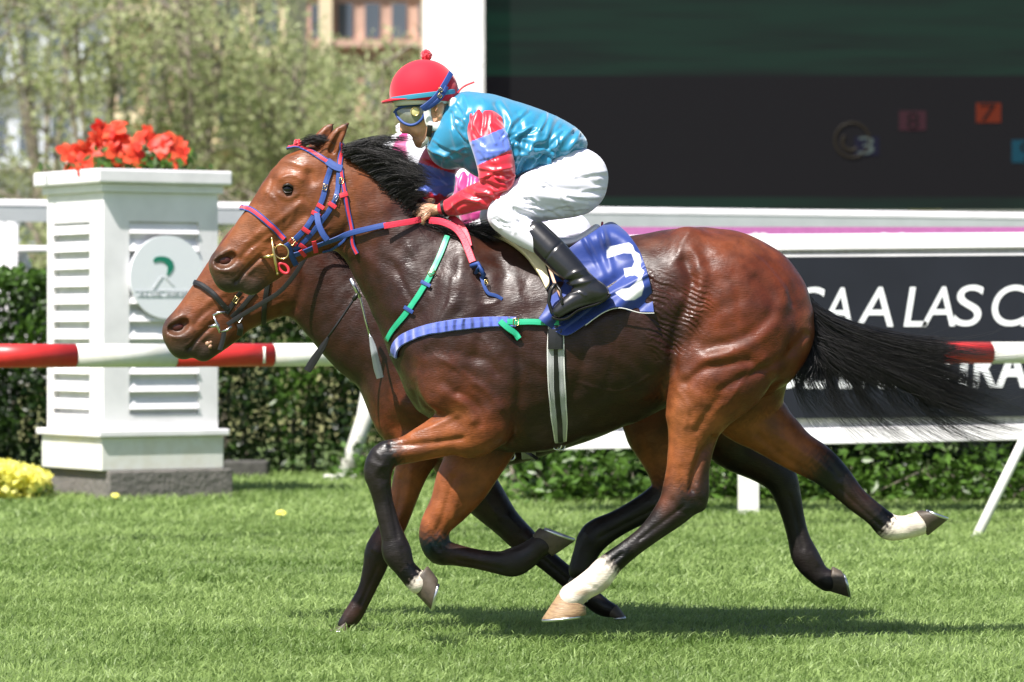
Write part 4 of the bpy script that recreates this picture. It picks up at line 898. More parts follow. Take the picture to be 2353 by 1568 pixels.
while x < XR-24:
    a, b, c_, d_ = P(x, t1_(x)-4, YS), P(x+11, t1_(x)-4, YS), P(x+23, b0(x)+4, YS), P(x+12, b0(x)+4, YS)
    vs = [Vector((p.x, YS+y, p.z)) for y in (.0, .012) for p in (a, b, c_, d_)]; mb.add(vs, [(0, 1, 2, 3), (7, 6, 5, 4), (0, 4, 5, 1), (1, 5, 6, 2), (2, 6, 7, 3), (3, 7, 4, 0)])
    a, b, c_, d_ = P(x+12, t1_(x)-4, YS), P(x+23, t1_(x)-4, YS), P(x+11, b0(x)+4, YS), P(x, b0(x)+4, YS)
    vs = [Vector((p.x, YS+y, p.z)) for y in (.016, .028) for p in (a, b, c_, d_)]; mb.add(vs, [(0, 1, 2, 3), (7, 6, 5, 4), (0, 4, 5, 1), (1, 5, 6, 2), (2, 6, 7, 3), (3, 7, 4, 0)])
    x += 20.4
mb.build('lattice', M_white, bd)
for px in (1720, 2620, 3050):
    f = P(px, 1187, YS); top = P(px, 1010, YS).z; mb = MB(); mb.box((f.x, YS, top/2-.05), (.138, .06, top+.1)); mb.build('post', M_white_w, bd, bevel=.006)
pl = lambda x, y, o: P(x, y, YS-.067+o)
row1 = [('S', 1832, 1893, 660, 752), ('A', 1893, 1966, 661, 752), ('A', 1974, 2060, 660, 751), ('L', 2084, 2136, 660, 751), ('A', 2124, 2202, 659, 750), ('S', 2196, 2258, 655, 750), ('C', 2280, 2358, 655, 750), ('A', 2352, 2432, 659, 750), ('A', 1740, 1818, 662, 753), ('C', 1660, 1738, 660, 754)]
letters(row1, pl, M_letter, 'lettering', bd, shear=.16, offs=.003)
row2 = [('R', 2048, 2096, 800, 892), ('E', 2104, 2144, 800, 892), ('T', 2148, 2200, 800, 892), ('I', 2206, 2224, 800, 892), ('R', 2238, 2292, 800, 891), ('A', 2290, 2364, 799, 891), ('S', 1780, 1840, 800, 893), ('E', 1850, 1900, 800, 893), ('L', 1930, 1975, 800, 893), ('A', 1972, 2036, 800, 893)]
letters(row2, pl, M_letter, 'lettering', bd, shear=.06, offs=.03)
# purple banner behind
YP = 13.5; pb = empty('purple_banner', P(1800, 560, YP), 'narrow purple banner with white round motifs behind the charcoal board', 'banner')
a, b = P(1195, 528, YP), P(3080, 600, YP); mb = MB(); mb.box(((a.x+b.x)/2, YP, (a.z+b.z)/2+.02), (b.x-a.x, .02, a.z-b.z)); mb.build('fabric', M_purple, pb)
for px in (1330, 1370, 1737, 1753, 2032, 2073, 2332, 2372):
    c = P(px, 552, YP-.02); n = 20; r = 17*K*28.5; mb = MB(); mb.add([c+Vector((math.cos(t)*r, 0, math.sin(t)*r)) for t in np.linspace(0, 6.283, n, endpoint=False)], [tuple(range(n))]); mb.build('white_motif', M_white, pb)
for px in (1230, 1800, 2500):
    f = P(px, 530, YP); mb = MB(); mb.tube([(f.x, YP+.06, 0), (f.x, YP+.06, f.z+.02)], .04, 12); mb.build('post', M_white, pb, smooth=True)

# ---- pale barrier rail further back
def bar():
    root = empty('barrier_rail', (0, 20, 0), 'broad white and grey barrier rail crossing behind pillar and board', 'rail')
    def pt(px, z=2.236, dy=0):
        d = 33+4*px/2353.0; return Vector(((px-1176.5)*K*d, d-D+dy, z))
    # rounded-top profile extruded
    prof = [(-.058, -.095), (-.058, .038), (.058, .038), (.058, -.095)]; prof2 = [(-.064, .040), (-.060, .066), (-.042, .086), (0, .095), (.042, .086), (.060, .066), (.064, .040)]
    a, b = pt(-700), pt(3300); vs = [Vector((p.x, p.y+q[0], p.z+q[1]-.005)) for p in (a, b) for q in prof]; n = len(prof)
    mb = MB(); mb.add(vs, [(i, (i+1) % n, n+(i+1) % n, n+i) for i in range(n)]+[tuple(range(n)), tuple(reversed(range(n, 2*n)))]); o = mb.build('beam', M_beam_grey, root)
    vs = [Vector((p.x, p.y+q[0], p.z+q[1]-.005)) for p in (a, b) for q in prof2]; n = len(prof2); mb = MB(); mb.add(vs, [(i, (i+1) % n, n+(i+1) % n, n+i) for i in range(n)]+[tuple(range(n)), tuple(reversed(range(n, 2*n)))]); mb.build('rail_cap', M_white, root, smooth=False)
    for px in (-650, -150, 1180, 1795, 2420, 3050):
        f = pt(px); mb = MB(); mb.tube([(f.x, f.y+.12, 0), (f.x, f.y+.12, 2.1), (f.x, f.y+.02, 2.17)], .05, 12); mb.build('post', M_white, root, smooth=True)
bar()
# white gate at the far left, behind the hedge
gt = empty('white_gate', P(20, 640, 19.5)*1.0, 'white metal gate at the left edge between hedge and barrier rail', 'gate')
for px, r_ in ((2, .045), (28, .055)):
    a = P(px, 516, 19.5); mb = MB(); mb.tube([(a.x, 19.5, 0), (a.x, 19.5, a.z)], r_, 14); mb.ball((a.x, 19.5, a.z), r_, 12); mb.build('post', M_white, gt, smooth=True)
a, b = P(-120, 574, 19.5), P(240, 574, 19.5); mb = MB(); mb.tube([a, b], .034, 12); mb.build('crossbar', M_white, gt, smooth=True)
mb = MB(); mb.tube([P(40, 582, 19.6), P(52, 590, 19.6), P(60, 610, 19.6), P(62, 660, 19.6)], .05, 12); mb.build('curved_brace', M_white, gt, smooth=True)
# small white vehicle roof beyond the gate
cv = MB(); c0 = P(90, 640, 30)
prof = [(-1.5, 0), (-1.45, .55), (-1.0, .75), (-.7, 1.25), (-.3, 1.42), (.8, 1.42), (1.3, 1.15), (1.55, .75), (1.9, .6), (1.95, 0)]
n = len(prof); vs = [Vector((c0.x+a*1.0, 30+y, .35+b)) for y in (-.8, .8) for a, b in prof]
cv.add(vs, [(i, (i+1) % n, n+(i+1) % n, n+i) for i in range(n)]+[tuple(range(n)), tuple(reversed(range(n, 2*n)))])
car = empty('parked_car', (c0.x, 30, 0), 'white car parked beyond the gate, only its roof in view', 'car'); cv.build('body', M_white, car, smooth=False, bevel=.06)
M_glass = mat('dark_glass', (.03, .035, .04), rough=0.1, spec=.8); M_tyre = mat('tyre_rubber', (.02, .02, .02), rough=.8)
for s in (-.805, .805):
    mb = MB(); q = [(-.62, .82), (-.28, 1.32), (.75, 1.32), (1.15, .85)]; mb.add([Vector((c0.x+a, 30+s, .35+b)) for a, b in q], [(0, 1, 2, 3)]); mb.build('window', M_glass, car)
    for a in (-.9, 1.2): mb = MB(); mb.tube([(c0.x+a, 30+s*.82, .33), (c0.x+a, 30+s*1.0, .33)], .33, 20); mb.build('wheel', M_tyre, car)

# ---- column and video screen
M_scr = mat('screen_glass', (.012, .012, .015), rough=0.35, spec=0.4)
YC = 44.0; kc = K*(YC+D)
col = empty('white_column', P(1040, 750, YC), 'tall white column left of the dark video screen', 'column')
a, b, c_ = P(972, 0, YC).x, P(1040, 0, YC).x, P(1113, 0, YC).x; zt2 = zz(-330, kc)
def prism(pts, z0, z1): 
    n = len(pts); mb = MB(); mb.add([Vector((p[0], p[1], z)) for z in (z0, z1) for p in pts], [(i, (i+1) % n, n+(i+1) % n, n+i) for i in range(n)]+[tuple(range(n)), tuple(reversed(range(n, 2*n)))]); return mb
prism([(a, YC+.35), (b, YC), (c_, YC+.12), (c_, YC+1.0), (a, YC+1.0)], 0, zz(151, kc)).build('lower_cladding', M_white, col)
prism([(a, YC+.35), (b, YC), (c_, YC+.12), (c_, YC+1.0), (a, YC+1.0)], zz(149.5, kc), zt2).build('upper_cladding', M_white, col)
prism([(a+.05, YC+.38), (b, YC+.05), (c_-.03, YC+.15), (c_-.03, YC+.9), (a+.05, YC+.9)], zz(151, kc), zz(149.5, kc)).build('joint', M_faint, col)
def scrmat():
    m = bpy.data.materials.new('video_screen'); m.use_nodes = True; nt = m.node_tree; N = nt.nodes; L = nt.links; b = N['Principled BSDF']; b.inputs['Roughness'].default_value = .55
    b.inputs['Base Color'].default_value = (.0025, .0025, .003, 1); b.inputs['Specular IOR Level'].default_value = .12
    tc = N.new('ShaderNodeTexCoord'); sp = N.new('ShaderNodeSeparateXYZ'); L.new(tc.outputs['Object'], sp.inputs[0])
    z1, z2, z3 = zz(168, kc), zz(450, kc), zz(478, kc)
    n = N.new('ShaderNodeTexNoise'); n.inputs['Scale'].default_value = 1.0; n.inputs['Detail'].default_value = 6; mp = N.new('ShaderNodeMapping'); mp.inputs['Scale'].default_value = (.35, 1, 5); L.new(tc.outputs['Object'], mp.inputs[0]); L.new(mp.outputs[0], n.inputs[0])
    gt1 = N.new('ShaderNodeMath'); gt1.operation = 'GREATER_THAN'; gt1.inputs[1].default_value = z1; L.new(sp.outputs['Z'], gt1.inputs[0])
    lt = N.new('ShaderNodeMath'); lt.operation = 'LESS_THAN'; lt.inputs[1].default_value = z2; L.new(sp.outputs['Z'], lt.inputs[0])
    ad = N.new('ShaderNodeMath'); ad.operation = 'ADD'; L.new(gt1.outputs[0], ad.inputs[0]); L.new(lt.outputs[0], ad.inputs[1])
    mr = N.new('ShaderNodeMapRange'); mr.inputs[1].default_value = .3; mr.inputs[2].default_value = .7; mr.inputs[3].default_value = .35; mr.inputs[4].default_value = 1.25; L.new(n.outputs[0], mr.inputs[0])
    mu = N.new('ShaderNodeMath'); mu.operation = 'MULTIPLY'; L.new(ad.outputs[0], mu.inputs[0]); L.new(mr.outputs[0], mu.inputs[1])
    mx = N.new('ShaderNodeMix'); mx.data_type = 'RGBA'; mx.inputs[6].default_value = (.0028, .0024, .0034, 1); mx.inputs[7].default_value = (.0035, .014, .009, 1); L.new(mu.outputs[0], mx.inputs[0])
    L.new(mx.outputs[2], b.inputs['Emission Color']); b.inputs['Emission Strength'].default_value = 1.0
    return m
scr = empty('video_screen', P(1740, 750, YC+.6), 'huge dark outdoor video screen showing faint green and number tiles', 'screen')
a, b = P(1113.5, 0, YC+.6).x+.0, P(3150, 0, YC+.6).x; mb = MB(); mb.box(((a+b)/2, YC+1.0, (zz(478, kc)+zt2)/2), (b-a, .7, zt2-zz(478, kc))); mb.build('display', scrmat(), scr)
for q in (.12, .5, .88): mb = MB(); mb.box((a+(b-a)*q, YC+1.1, zz(478, kc)/2), (.5, .4, zz(478, kc)-.01)); mb.build('support', M_white, scr)
def emit(name, col, s=1.0):
    m = bpy.data.materials.new(name); m.use_nodes = True; b = m.node_tree.nodes['Principled BSDF']; b.inputs['Base Color'].default_value = (.003, .003, .003, 1); b.inputs['Specular IOR Level'].default_value = .1; b.inputs['Emission Color'].default_value = (*col, 1); b.inputs['Emission Strength'].default_value = s; b.inputs['Roughness'].default_value = .6; return m
kq = YC+.64
def tile(x0, x1, y0, y1, m, nm='number_tile'):
    mb = MB(); q = [P(x0, y0, kq), P(x1, y0, kq), P(x1, y1, kq), P(x0, y1, kq)]; mb.add(q+[p+Vector((0, .004, 0)) for p in q], [(0, 1, 2, 3), (0, 4, 5, 1), (1, 5, 6, 2), (2, 6, 7, 3), (3, 7, 4, 0), (7, 6, 5, 4)]); return mb.build(nm, m, scr)
ksc = lambda x, y, o: P(x, y, kq-.012+o*.5)
E1 = emit('tile_pink', (.022, .006, .010)); E2 = emit('tile_orange', (.075, .009, .002)); E3 = emit('tile_cyan', (.001, .028, .045)); E4 = emit('digit_dark', (.002, .0015, .002)); E5 = emit('digit_pale', (.05, .065, .06)); E6 = emit('tile_navy', (.003, .003, .012)); E7 = emit('ring_olive', (.013, .010, .006))
tile(2066, 2128, 255, 300, E1); letters([('8', 2084, 2112, 259, 297)], ksc, E4, 'digit', scr)
tile(2243, 2300, 237, 282, E2); letters([('7', 2252, 2290, 240, 279)], ksc, E4, 'digit', scr)
tile(2325, 2392, 322, 374, E3); letters([('9', 2344, 2376, 326, 371)], ksc, E4, 'digit', scr)
tile(1964, 2020, 314, 358, E6); letters([('3', 1972, 2008, 315, 355)], lambda x, y, o: P(x, y, kq-.016+o*.5), E5, 'digit', scr)
mb = MB(); mb.torus(P(1958, 322, kq-.001), 40*kc, 3.2*kc, (0, 1, 0), 40, 6); mb.build('ring', E7, scr)
mb = MB(); mb.torus(P(1955, 326, kq-.001), 20*kc, 4*kc, (0, 1, 0), 20, 6, arc=(1.57, 4.7)); mb.build('inner_arch', E7, scr)

# ---- far background: bank, trees, buildings
M_bank = mat('dry_bank_grass', (.19, .19, .07), rough=.95, noise=.3, nscale=.6, col2=(.13, .14, .05))
mb = MB(); xs_ = np.linspace(-60, 30, 40); prof = [(26, 0.01), (30, .6), (36, 1.6), (48, 2.5), (80, 3.2), (140, 3.5), (160, -.5)]
vs = [(x, y, z+.15*math.sin(x*.7+y)*(z > .1)) for y, z in prof for x in xs_]; nx = len(xs_)
mb.add(vs, [(j*nx+i, j*nx+i+1, (j+1)*nx+i+1, (j+1)*nx+i) for j in range(len(prof)-1) for i in range(nx-1)]); tag(mb.build('grass_bank', M_bank, smooth=True), kind='structure')
M_cream = mat('cream_render', (.66, .56, .38), rough=.8, noise=.06, nscale=1); M_salmon = mat('salmon_brick', (.50, .33, .26), rough=.85, noise=.12, nscale=2); M_pale = mat('pale_concrete', (.50, .54, .60), rough=.8, noise=.08, nscale=1)
M_win = mat('window_glass', (.08, .10, .13), rough=.12, spec=.8); M_roofm = mat('roof_tile', (.30, .16, .11), rough=.8)
def building(label, px0, px1, Y, ztop, wall, cols_, rows, trim, depth=14, zb=0, pil_=()):
    a, b = P(px0, 0, Y).x, P(px1, 0, Y).x; root = empty('apartment_building', ((a+b)/2, Y+depth/2, zb), label, 'building', 'apartment buildings behind the trees')
    mb = MB(); mb.box(((a+b)/2, Y+depth/2, (ztop+zb)/2), (b-a, depth, ztop-zb)); mb.build('wall', wall, root)
    mb = MB(); mb.box(((a+b)/2, Y+depth/2, ztop+.25), (b-a+.6, depth+.6, .5)); mb.build('roof', trim, root)
    cw = (b-a)/cols_; rh = 3.1
    for j in range(rows):
        z = zb+1.2+j*rh
        if z+1.6 > ztop: break
        for i in range(cols_):
            x = a+cw*(i+.5); f = MB(); f.box((x, Y-.03, z+.75), (cw*.62, .10, 1.65)); fo = f.build('window', trim, root)
            f = MB(); f.box((x, Y-.06, z+.75), (cw*.56, .10, 1.5)); f.build('pane', M_win, fo)
        bl = MB(); bl.box(((a+b)/2, Y-.35, z-.25), (b-a, .7, .30)); bl.build('balcony', trim, root)
    for px in pil_:
        f = MB(); x = P(px, 0, Y).x; f.box((x, Y-.5, (ztop+zb)/2), (30*K*(Y+D), .8, ztop-zb)); f.build('pilaster', M_cream, root)
building('salmon apartment block with cream pilaster, right behind the trees', 640, 1010, 150, 40, M_salmon, 6, 12, M_salmon, pil_=(750, 985))
building('cream apartment tower in the middle behind the trees', 395, 655, 112, 40, M_cream, 3, 12, M_cream)
building('pale grey-blue apartment block at the far left behind the trees', -120, 250, 125, 26, M_pale, 5, 8, M_pale)
building('far pale apartment slab seen only past the left edge', -620, -170, 135, 30, M_cream, 6, 9, M_pale)
building('low salmon house between the grey and cream blocks', 255, 400, 95, 13.5, M_salmon, 2, 4, M_cream)
def far_tree(px, Y, h, spread, n, label, seed, low=.12):
    g = np.random.default_rng(seed); x0 = P(px, 0, Y).x; zb = 2.2; root = empty('tree', (x0, Y, zb), label, 'tree', 'spring trees in front of the buildings')
    mb = MB(); tips = []
    for s in range(5):
        a = g.random()*6.28; r = spread*(.25+.4*g.random()); top = Vector((x0+math.cos(a)*r, Y+math.sin(a)*r, zb+h*(.7+.3*g.random())))
        p = [Vector((x0+g.normal(0, .15), Y, zb-1.5)), Vector((x0+math.cos(a)*r*.25, Y, zb+h*.25)), Vector((x0+math.cos(a)*r*.7, Y+math.sin(a)*r*.6, zb+h*.55)), top]
        mb.tube(p, [.085, .06, .035, .015], 7); tips += [p[1], p[2], top]
        for k in range(7):
            t = .2+.75*g.random(); i = min(int(t*3), 2); q = p[i].lerp(p[i+1], t*3-i); e = q+Vector((g.normal(0, spread*.45), g.normal(0, spread*.45), spread*(.1+.4*g.random()))); mb.tube([q, (q+e)/2+Vector((0, 0, .2)), e], [.035, .022, .008], 5); tips += [e, (q+e)/2]
    mb.build('trunk', M_bark, root)
    tips = np.array([tuple(t) for t in tips]); nb = 60
    cc = tips[g.integers(0, len(tips), nb)]+g.normal(0, .28, (nb, 3)); cc[:, 2] = np.maximum(cc[:, 2], zb+h*low*g.random(nb))
    tone = .2+.6*g.random(nb); k = g.integers(0, nb, n); rad = .3+.6*g.random(nb)
    A = cc[k]+g.normal(0, .5, (n, 3))*rad[k][:, None]
    qx = A[:, 0]/(K*(A[:, 1]+D))+1176.5; kk_ = qx < 966; A = A[kk_]; k = k[kk_]; n = len(A)
    leaf_obj('crown', A, .105*(.6+.8*g.random(n)), M_tree, root, tone[k]+.12*(A[:, 2]-cc[k][:, 2]), asp=.65)
TR = ((-330, 56, 7.2, 1.4, 'second beyond the left edge'), (-170, 59, 7.4, 1.4, 'first beyond the left edge'), (-30, 54, 7.0, 1.5, 'at the left edge'), (105, 58, 7.5, 1.4, 'left of the red flowers'), (215, 52, 6.2, 1.1, 'above the left end of the pillar'), (330, 57, 7.4, 1.4, 'directly above the pillar flowers'), (450, 53, 6.0, 1.2, 'just right of the pillar flowers'),
      (560, 58, 6.8, 1.3, 'above the white barrier right of the pillar'), (660, 54, 5.0, 1.1, 'above the near horse forehead'), (765, 59, 4.4, 1.2, 'above the near horse ears'), (855, 52, 4.2, 1.0, 'left of the red cap'), (925, 62, 4.6, .8, 'beside the white column'))
for i, (px, Y, h, s, l) in enumerate(TR):
    far_tree(px, Y, h, s, 3300, 'pale green spring tree '+l, 60+i)
# brownish undergrowth line and dark wall under the trees
for i, (px, w_, l) in enumerate(((60, 2.2, 'left'), (330, 2.4, 'behind the pillar'), (560, 2.2, 'right of the pillar'), (800, 2.4, 'behind the near horse head'))):
    g = np.random.default_rng(90+i); x0 = P(px, 0, 40).x; root = empty('shrub', (x0, 40, 2), 'dull olive undergrowth at the trees feet, '+l, 'shrub', 'undergrowth below the trees'); n = 1800
    A = np.stack([x0+np.clip(g.normal(0, w_*.45, n), -2, 2), 40+g.normal(0, .8, n), 1.9+np.abs(g.normal(0, .38, n))], 1); A = A[A[:, 0]/(K*(A[:, 1]+D))+1176.5 < 960]; n = len(A); leaf_obj('foliage', A, .12, M_tree, root, np.full(n, .25))
    mb = MB()
    for k in range(8): mb.tube([(x0+g.normal(0, w_), 40, 1.5), (x0+g.normal(0, w_), 40, 3.2)], [.04, .015], 5)
    mb.build('stem', M_bark, root)

# ------------------------------------------------------------------ riders and tack
SK = (.66, .36, .22); SKD = (.44, .20, .115); SHH = (.42, .22, .135)
M_skin = mat('skin', None, rough=0.48, attr=True, noise=0.10, nscale=30, bump=0.12, bscale=120, bdist=.002)
M_skin.node_tree.nodes['Principled BSDF'].inputs['Subsurface Weight'].default_value = 0.12
M_skin.node_tree.nodes['Principled BSDF'].inputs['Subsurface Radius'].default_value = (.01, .004, .002)
def satin(name): return mat(name, None, rough=0.36, spec=0.65, attr=True, noise=0.05, nscale=30, bump=0.10, bscale=7, bdist=.02, sheen=.4)
M_satin = satin('satin_silk')
M_breech = mat('white_breeches_cloth', (.76, .74, .85), rough=.6, bump=.1, bscale=10, bdist=.012, sheen=.2)
M_boot = mat('black_boot_leather', (.010, .010, .012), rough=.26, spec=.6, bump=.10, bscale=9, bdist=.01, coat=.2)
M_cap = mat('red_cap_lycra', (.58, .004, .024), rough=.7, spec=.25, sheen=.3, bump=.05, bscale=40)
M_blue = mat('blue_webbing', (.020, .060, .25), rough=.6, bump=.3, bscale=180, bdist=.001)
M_bluew = mat('blue_fleece', (.085, .13, .52), rough=.85, sheen=.5, noise=.15, nscale=40, wav=(9, .9, 3.0, 'X'), bdist=.012)
M_redw = mat('red_webbing', (.62, .03, .05), rough=.55, bump=.3, bscale=180, bdist=.001)
M_pinkrein = mat('pink_red_rubber_rein', (.68, .035, .075), rough=.5, bump=.6, bscale=150, bdist=.002)
M_greenw = mat('green_strap_pvc', (.02, .38, .20), rough=.38)
M_teal = mat('teal_ribbon', (.04, .27, .42), rough=.45)
M_elastic = mat('grey_elastic', (.40, .41, .41), rough=.7, wav=(60, .7, 0, 'X'), bdist=.002)
M_black = mat('black_leather', (.012, .012, .013), rough=.38, bump=.2, bscale=60, bdist=.002)
M_brass = mat('brass', (.66, .50, .22), rough=.28, metal=1.0)
M_steel = mat('steel', (.62, .63, .64), rough=.25, metal=1.0)
M_foam = mat('cream_foam', (.80, .68, .42), rough=.75, bump=.15, bscale=90, bdist=.002)
M_padw = mat('white_padding', (.72, .72, .68), rough=.6, bump=.1)
M_lens = mat('goggle_lens', (.15, .16, .12), rough=.08, spec=.9, coat=1.0, noise=.5, nscale=18)
M_gold = mat('gold_lens_cap', (.62, .58, .26), rough=.3, metal=.2)
M_magenta = mat('magenta_cloth', (.42, .03, .17), rough=.5)
M_redfuzz = mat('red_wool', (.62, .012, .035), rough=.95, bump=1.0, bscale=90, bdist=.008, sheen=.6)
M_whitefuzz = mat('white_wool', (.75, .72, .72), rough=.95, bump=1.0, bscale=90, bdist=.008)
M_saddle = mat('pale_grey_saddle', (.80, .78, .80), rough=.4)
M_cloth = mat('saddle_cloth_fabric', None, rough=.5, attr=True, bump=.25, bscale=14, bdist=.01, sheen=.3)
M_tan = mat('tan_leather', (.45, .26, .17), rough=.5)

def resamp(pts, n):
    A = catmull([tuple(map(float, p)) for p in pts], 12) if len(pts) > 2 else np.array(pts, float)
    s = np.concatenate([[0], np.cumsum(np.linalg.norm(np.diff(A, axis=0), axis=1))]); t = np.linspace(0, s[-1], n)
    return np.stack([np.interp(t, s, A[:, i]) for i in range(A.shape[1])], 1)
def cast(bvs, px, py, Yf=None):
    for bv in (bvs if isinstance(bvs, (list, tuple)) else [bvs]):
        p, n = hit(bv, px, py)
        if p is not None and n.y < 0.35 and (Yf is None or p.y < Yf+.0): return p, n
    return None, None
def ribbon(path, nrm, width, th, mt, name, parent):
    """path (n,3), nrm (n,3), width (n) metres -> rounded flat strap"""
    n = len(path); T = np.gradient(path, axis=0); T /= np.linalg.norm(T, axis=1)[:, None]+1e-9
    S = np.cross(T, nrm); S /= np.linalg.norm(S, axis=1)[:, None]+1e-9; Nn = np.cross(S, T)
    w = (np.ones(n)*width/2)[:, None]; prof = [(-1, 0), (-.86, 1), (0, 1.25), (.86, 1), (1, 0), (.8, -.6), (-.8, -.6)]
    R_ = np.stack([path+S*w*a+Nn*th*b for a, b in prof], 1); k = len(prof)
    i = np.arange(n-1)[:, None]*k; j = np.arange(k)[None, :]; j2 = (j+1) % k
    F = [tuple(q) for q in np.stack([i+j, i+j2, i+k+j2, i+k+j], -1).reshape(-1, 4)]
    F += [tuple(reversed(range(k))), tuple((n-1)*k+q for q in range(k))]
    mb = MB(); mb.add([Vector(v) for v in R_.reshape(-1, 3)], F); return mb.build(name, mt, parent, smooth=False)
def strap(name, pts, wpx, mt, bvs, parent, off=.004, th=.0025, wrap=None, mirror=False, Y0=0.0, n=None, Yfb=None, sm=3):
    """pts in photo units laid on the mesh under them; wrap=-1/0 continues round the far side from that end"""
    L = sum(math.hypot(pts[i+1][0]-pts[i][0], pts[i+1][1]-pts[i][1]) for i in range(len(pts)-1)); n = n or max(8, int(L/4))
    Q = resamp(pts, n); pos = np.full((n, 3), np.nan); nr = np.full((n, 3), np.nan)
    for i, (x, y) in enumerate(Q):
        p, m = cast(bvs, x, y)
        if p is not None: pos[i] = p; nr[i] = m
    ok = ~np.isnan(pos[:, 0])
    if not ok.any():
        Yp = Yfb if Yfb is not None else Y0; pos = np.array([P(x, y, Yp) for x, y in Q]); nr[:] = (0, -1, 0)
    else:
        idx = np.arange(n); yv = np.interp(idx, idx[ok], pos[ok, 1])
        for i in range(n):
            if not ok[i]: pos[i] = P(Q[i][0], Q[i][1], yv[i])
        for a in range(3): nr[:, a] = np.interp(idx, idx[ok], nr[ok, a])
    ker = np.array([1, 2, 1])/4
    for _ in range(sm):
        if n > 4:
            for A in (pos, nr): A[1:-1] = .25*A[:-2]+.5*A[1:-1]+.25*A[2:]
    nr /= np.linalg.norm(nr, axis=1)[:, None]+1e-9
    pos = pos+nr*off
    wd = (np.interp(np.linspace(0, 1, n), np.linspace(0, 1, len(wpx)), wpx) if hasattr(wpx, '__len__') else np.full(n, float(wpx)))*K*(pos[:, 1]+D)
    flip = np.array([1, -1, 1]); mpos = pos*flip+np.array([0, 2*Y0, 0]); mnr = nr*flip
    if wrap is not None:
        if wrap == 0: pos, nr, wd = pos[::-1], nr[::-1], wd[::-1]; mpos, mnr = mpos[::-1], mnr[::-1]
        # now the silhouette end is last
        e, em_, en = pos[-1], mpos[-1], nr[-1]
        gap = int(max(2, np.linalg.norm(e-em_)/.012)); out = np.array([en[0], 0, en[2]]); 
        T = pos[-1]-pos[-4]; T[1] = 0; T /= np.linalg.norm(T)+1e-9
        arc = [e+(em_-e)*t+T*math.sin(math.pi*t)*abs(e[1]-em_[1])*.07 for t in np.linspace(0, 1, gap+1)[1:-1]]
        an = [en*(1-t)+mnr[-1]*t+T*math.sin(math.pi*t)*1.2 for t in np.linspace(0, 1, gap+1)[1:-1]]
        full = np.concatenate([pos]+([np.array(arc)] if arc else [])+[mpos[::-1]]); fn = np.concatenate([nr]+([np.array(an)] if arc else [])+[mnr[::-1]]); fw = np.concatenate([wd, np.full(len(arc), wd[-1]), wd[::-1]])
        fn /= np.linalg.norm(fn, axis=1)[:, None]+1e-9
        return ribbon(full, fn, fw, th, mt, name, parent)
    o = ribbon(pos, nr, wd, th, mt, name, parent)
    if mirror: ribbon(mpos, mnr, wd, th, mt, name, parent)
    return o
def free_strap(name, pts, w, mt, parent, th=.002, face=(0, -1, 0)):
    """pts (px,py,Y)"""
    A = resamp([tuple(P(p[0], p[1], p[2])) for p in pts], 26); n = len(A)
    return ribbon(A, np.tile(np.array(face, float), (n, 1)), np.full(n, w*U), th, mt, name, parent)
def buckle(px, py, bvs, parent, r=9, m=None, ang=0.0, name='buckle', Yb=None, out=.008):
    p, nn = cast(bvs, px, py)
    if p is None: p = P(px, py, Yb or 0); nn = Vector((0, -1, 0))
    p = p+nn*out; r *= .8; a = Vector((math.cos(ang), 0, -math.sin(ang))); b = nn.cross(a).normalized(); r = r*U; mb = MB()
    q = [p+a*r*.75+b*r, p-a*r*.75+b*r, p-a*r*.75-b*r, p+a*r*.75-b*r, p+a*r*.75+b*r]; mb.tube(q, .0018, 6); mb.tube([p-b*r, p+b*r], .0013, 5); return mb.build(name, m or M_brass, parent, smooth=True)

# ---- near horse bridle
br = empty('bridle', P(720, 450, 0), 'blue and red webbing bridle with brass bit on the near horse', 'bridle')
def two_tone(name, pts, w, bvs, parent, **kw):
    o = strap(name, pts, w, M_blue, bvs, parent, **kw); kw2 = dict(kw); kw2['off'] = kw.get('off', .004)+.0028; kw2['th'] = .0018
    strap('red_stripe', pts, (np.array(w)*.55).tolist() if hasattr(w, '__len__') else w*.55, M_redw, bvs, o, **kw2); return o
b1 = [bv1]
two_tone('browband', [(664, 341), (680, 338), (700, 343), (729, 358), (762, 378)], 14, b1, br, wrap=0)
two_tone('noseband', [(556, 478), (570, 480), (586, 488), (619, 515), (654, 550)], 14, b1, br, wrap=0)
two_tone('headpiece', [(783, 332), (782, 356), (780, 386)], 13, b1, br, wrap=0)
strap('cheekpiece', [(766, 372), (751, 413), (744, 450), (729, 486), (704, 523), (671, 556), (656, 566)], 13, M_blue, b1, br, off=.007, mirror=True)
strap('cheekpiece', [(781, 380), (778, 412), (776, 440), (765, 470), (742, 504), (706, 548), (676, 574)], 12, M_blue, b1, br, off=.004, mirror=True)
two_tone('throatlash', [(783, 384), (790, 435), (799, 486), (810, 523), (811, 559), (822, 583)], 11, b1, br, off=.006, mirror=True)
strap('throatlash_loop', [(810, 530), (790, 556), (765, 570), (740, 577)], 6, M_blue, b1, br, off=.006, mirror=True)
strap('chin_strap', [(664, 566), (671, 590), (678, 606)], 13, M_blue, b1, br, off=.005, wrap=1)
strap('junction', [(752, 372), (768, 384), (786, 390)], 18, M_blue, b1, br, off=.010, mirror=True)
for a, b_ in (((733, 468), (741, 482)), ((722, 498), (732, 486)), ((698, 536), (708, 522)), ((669, 562), (679, 550)), ((760, 478), (768, 466)), ((693, 574), (700, 556))):
    cx, cy = (a[0]+b_[0])/2, (a[1]+b_[1])/2
    strap('keeper', [(cx-8, cy-5), (cx+8, cy+5)], 10, M_redw, b1, br, off=.011, n=6)
strap('keeper', [(781, 452), (798, 446)], 11, M_redw, b1, br, off=.010, n=6)
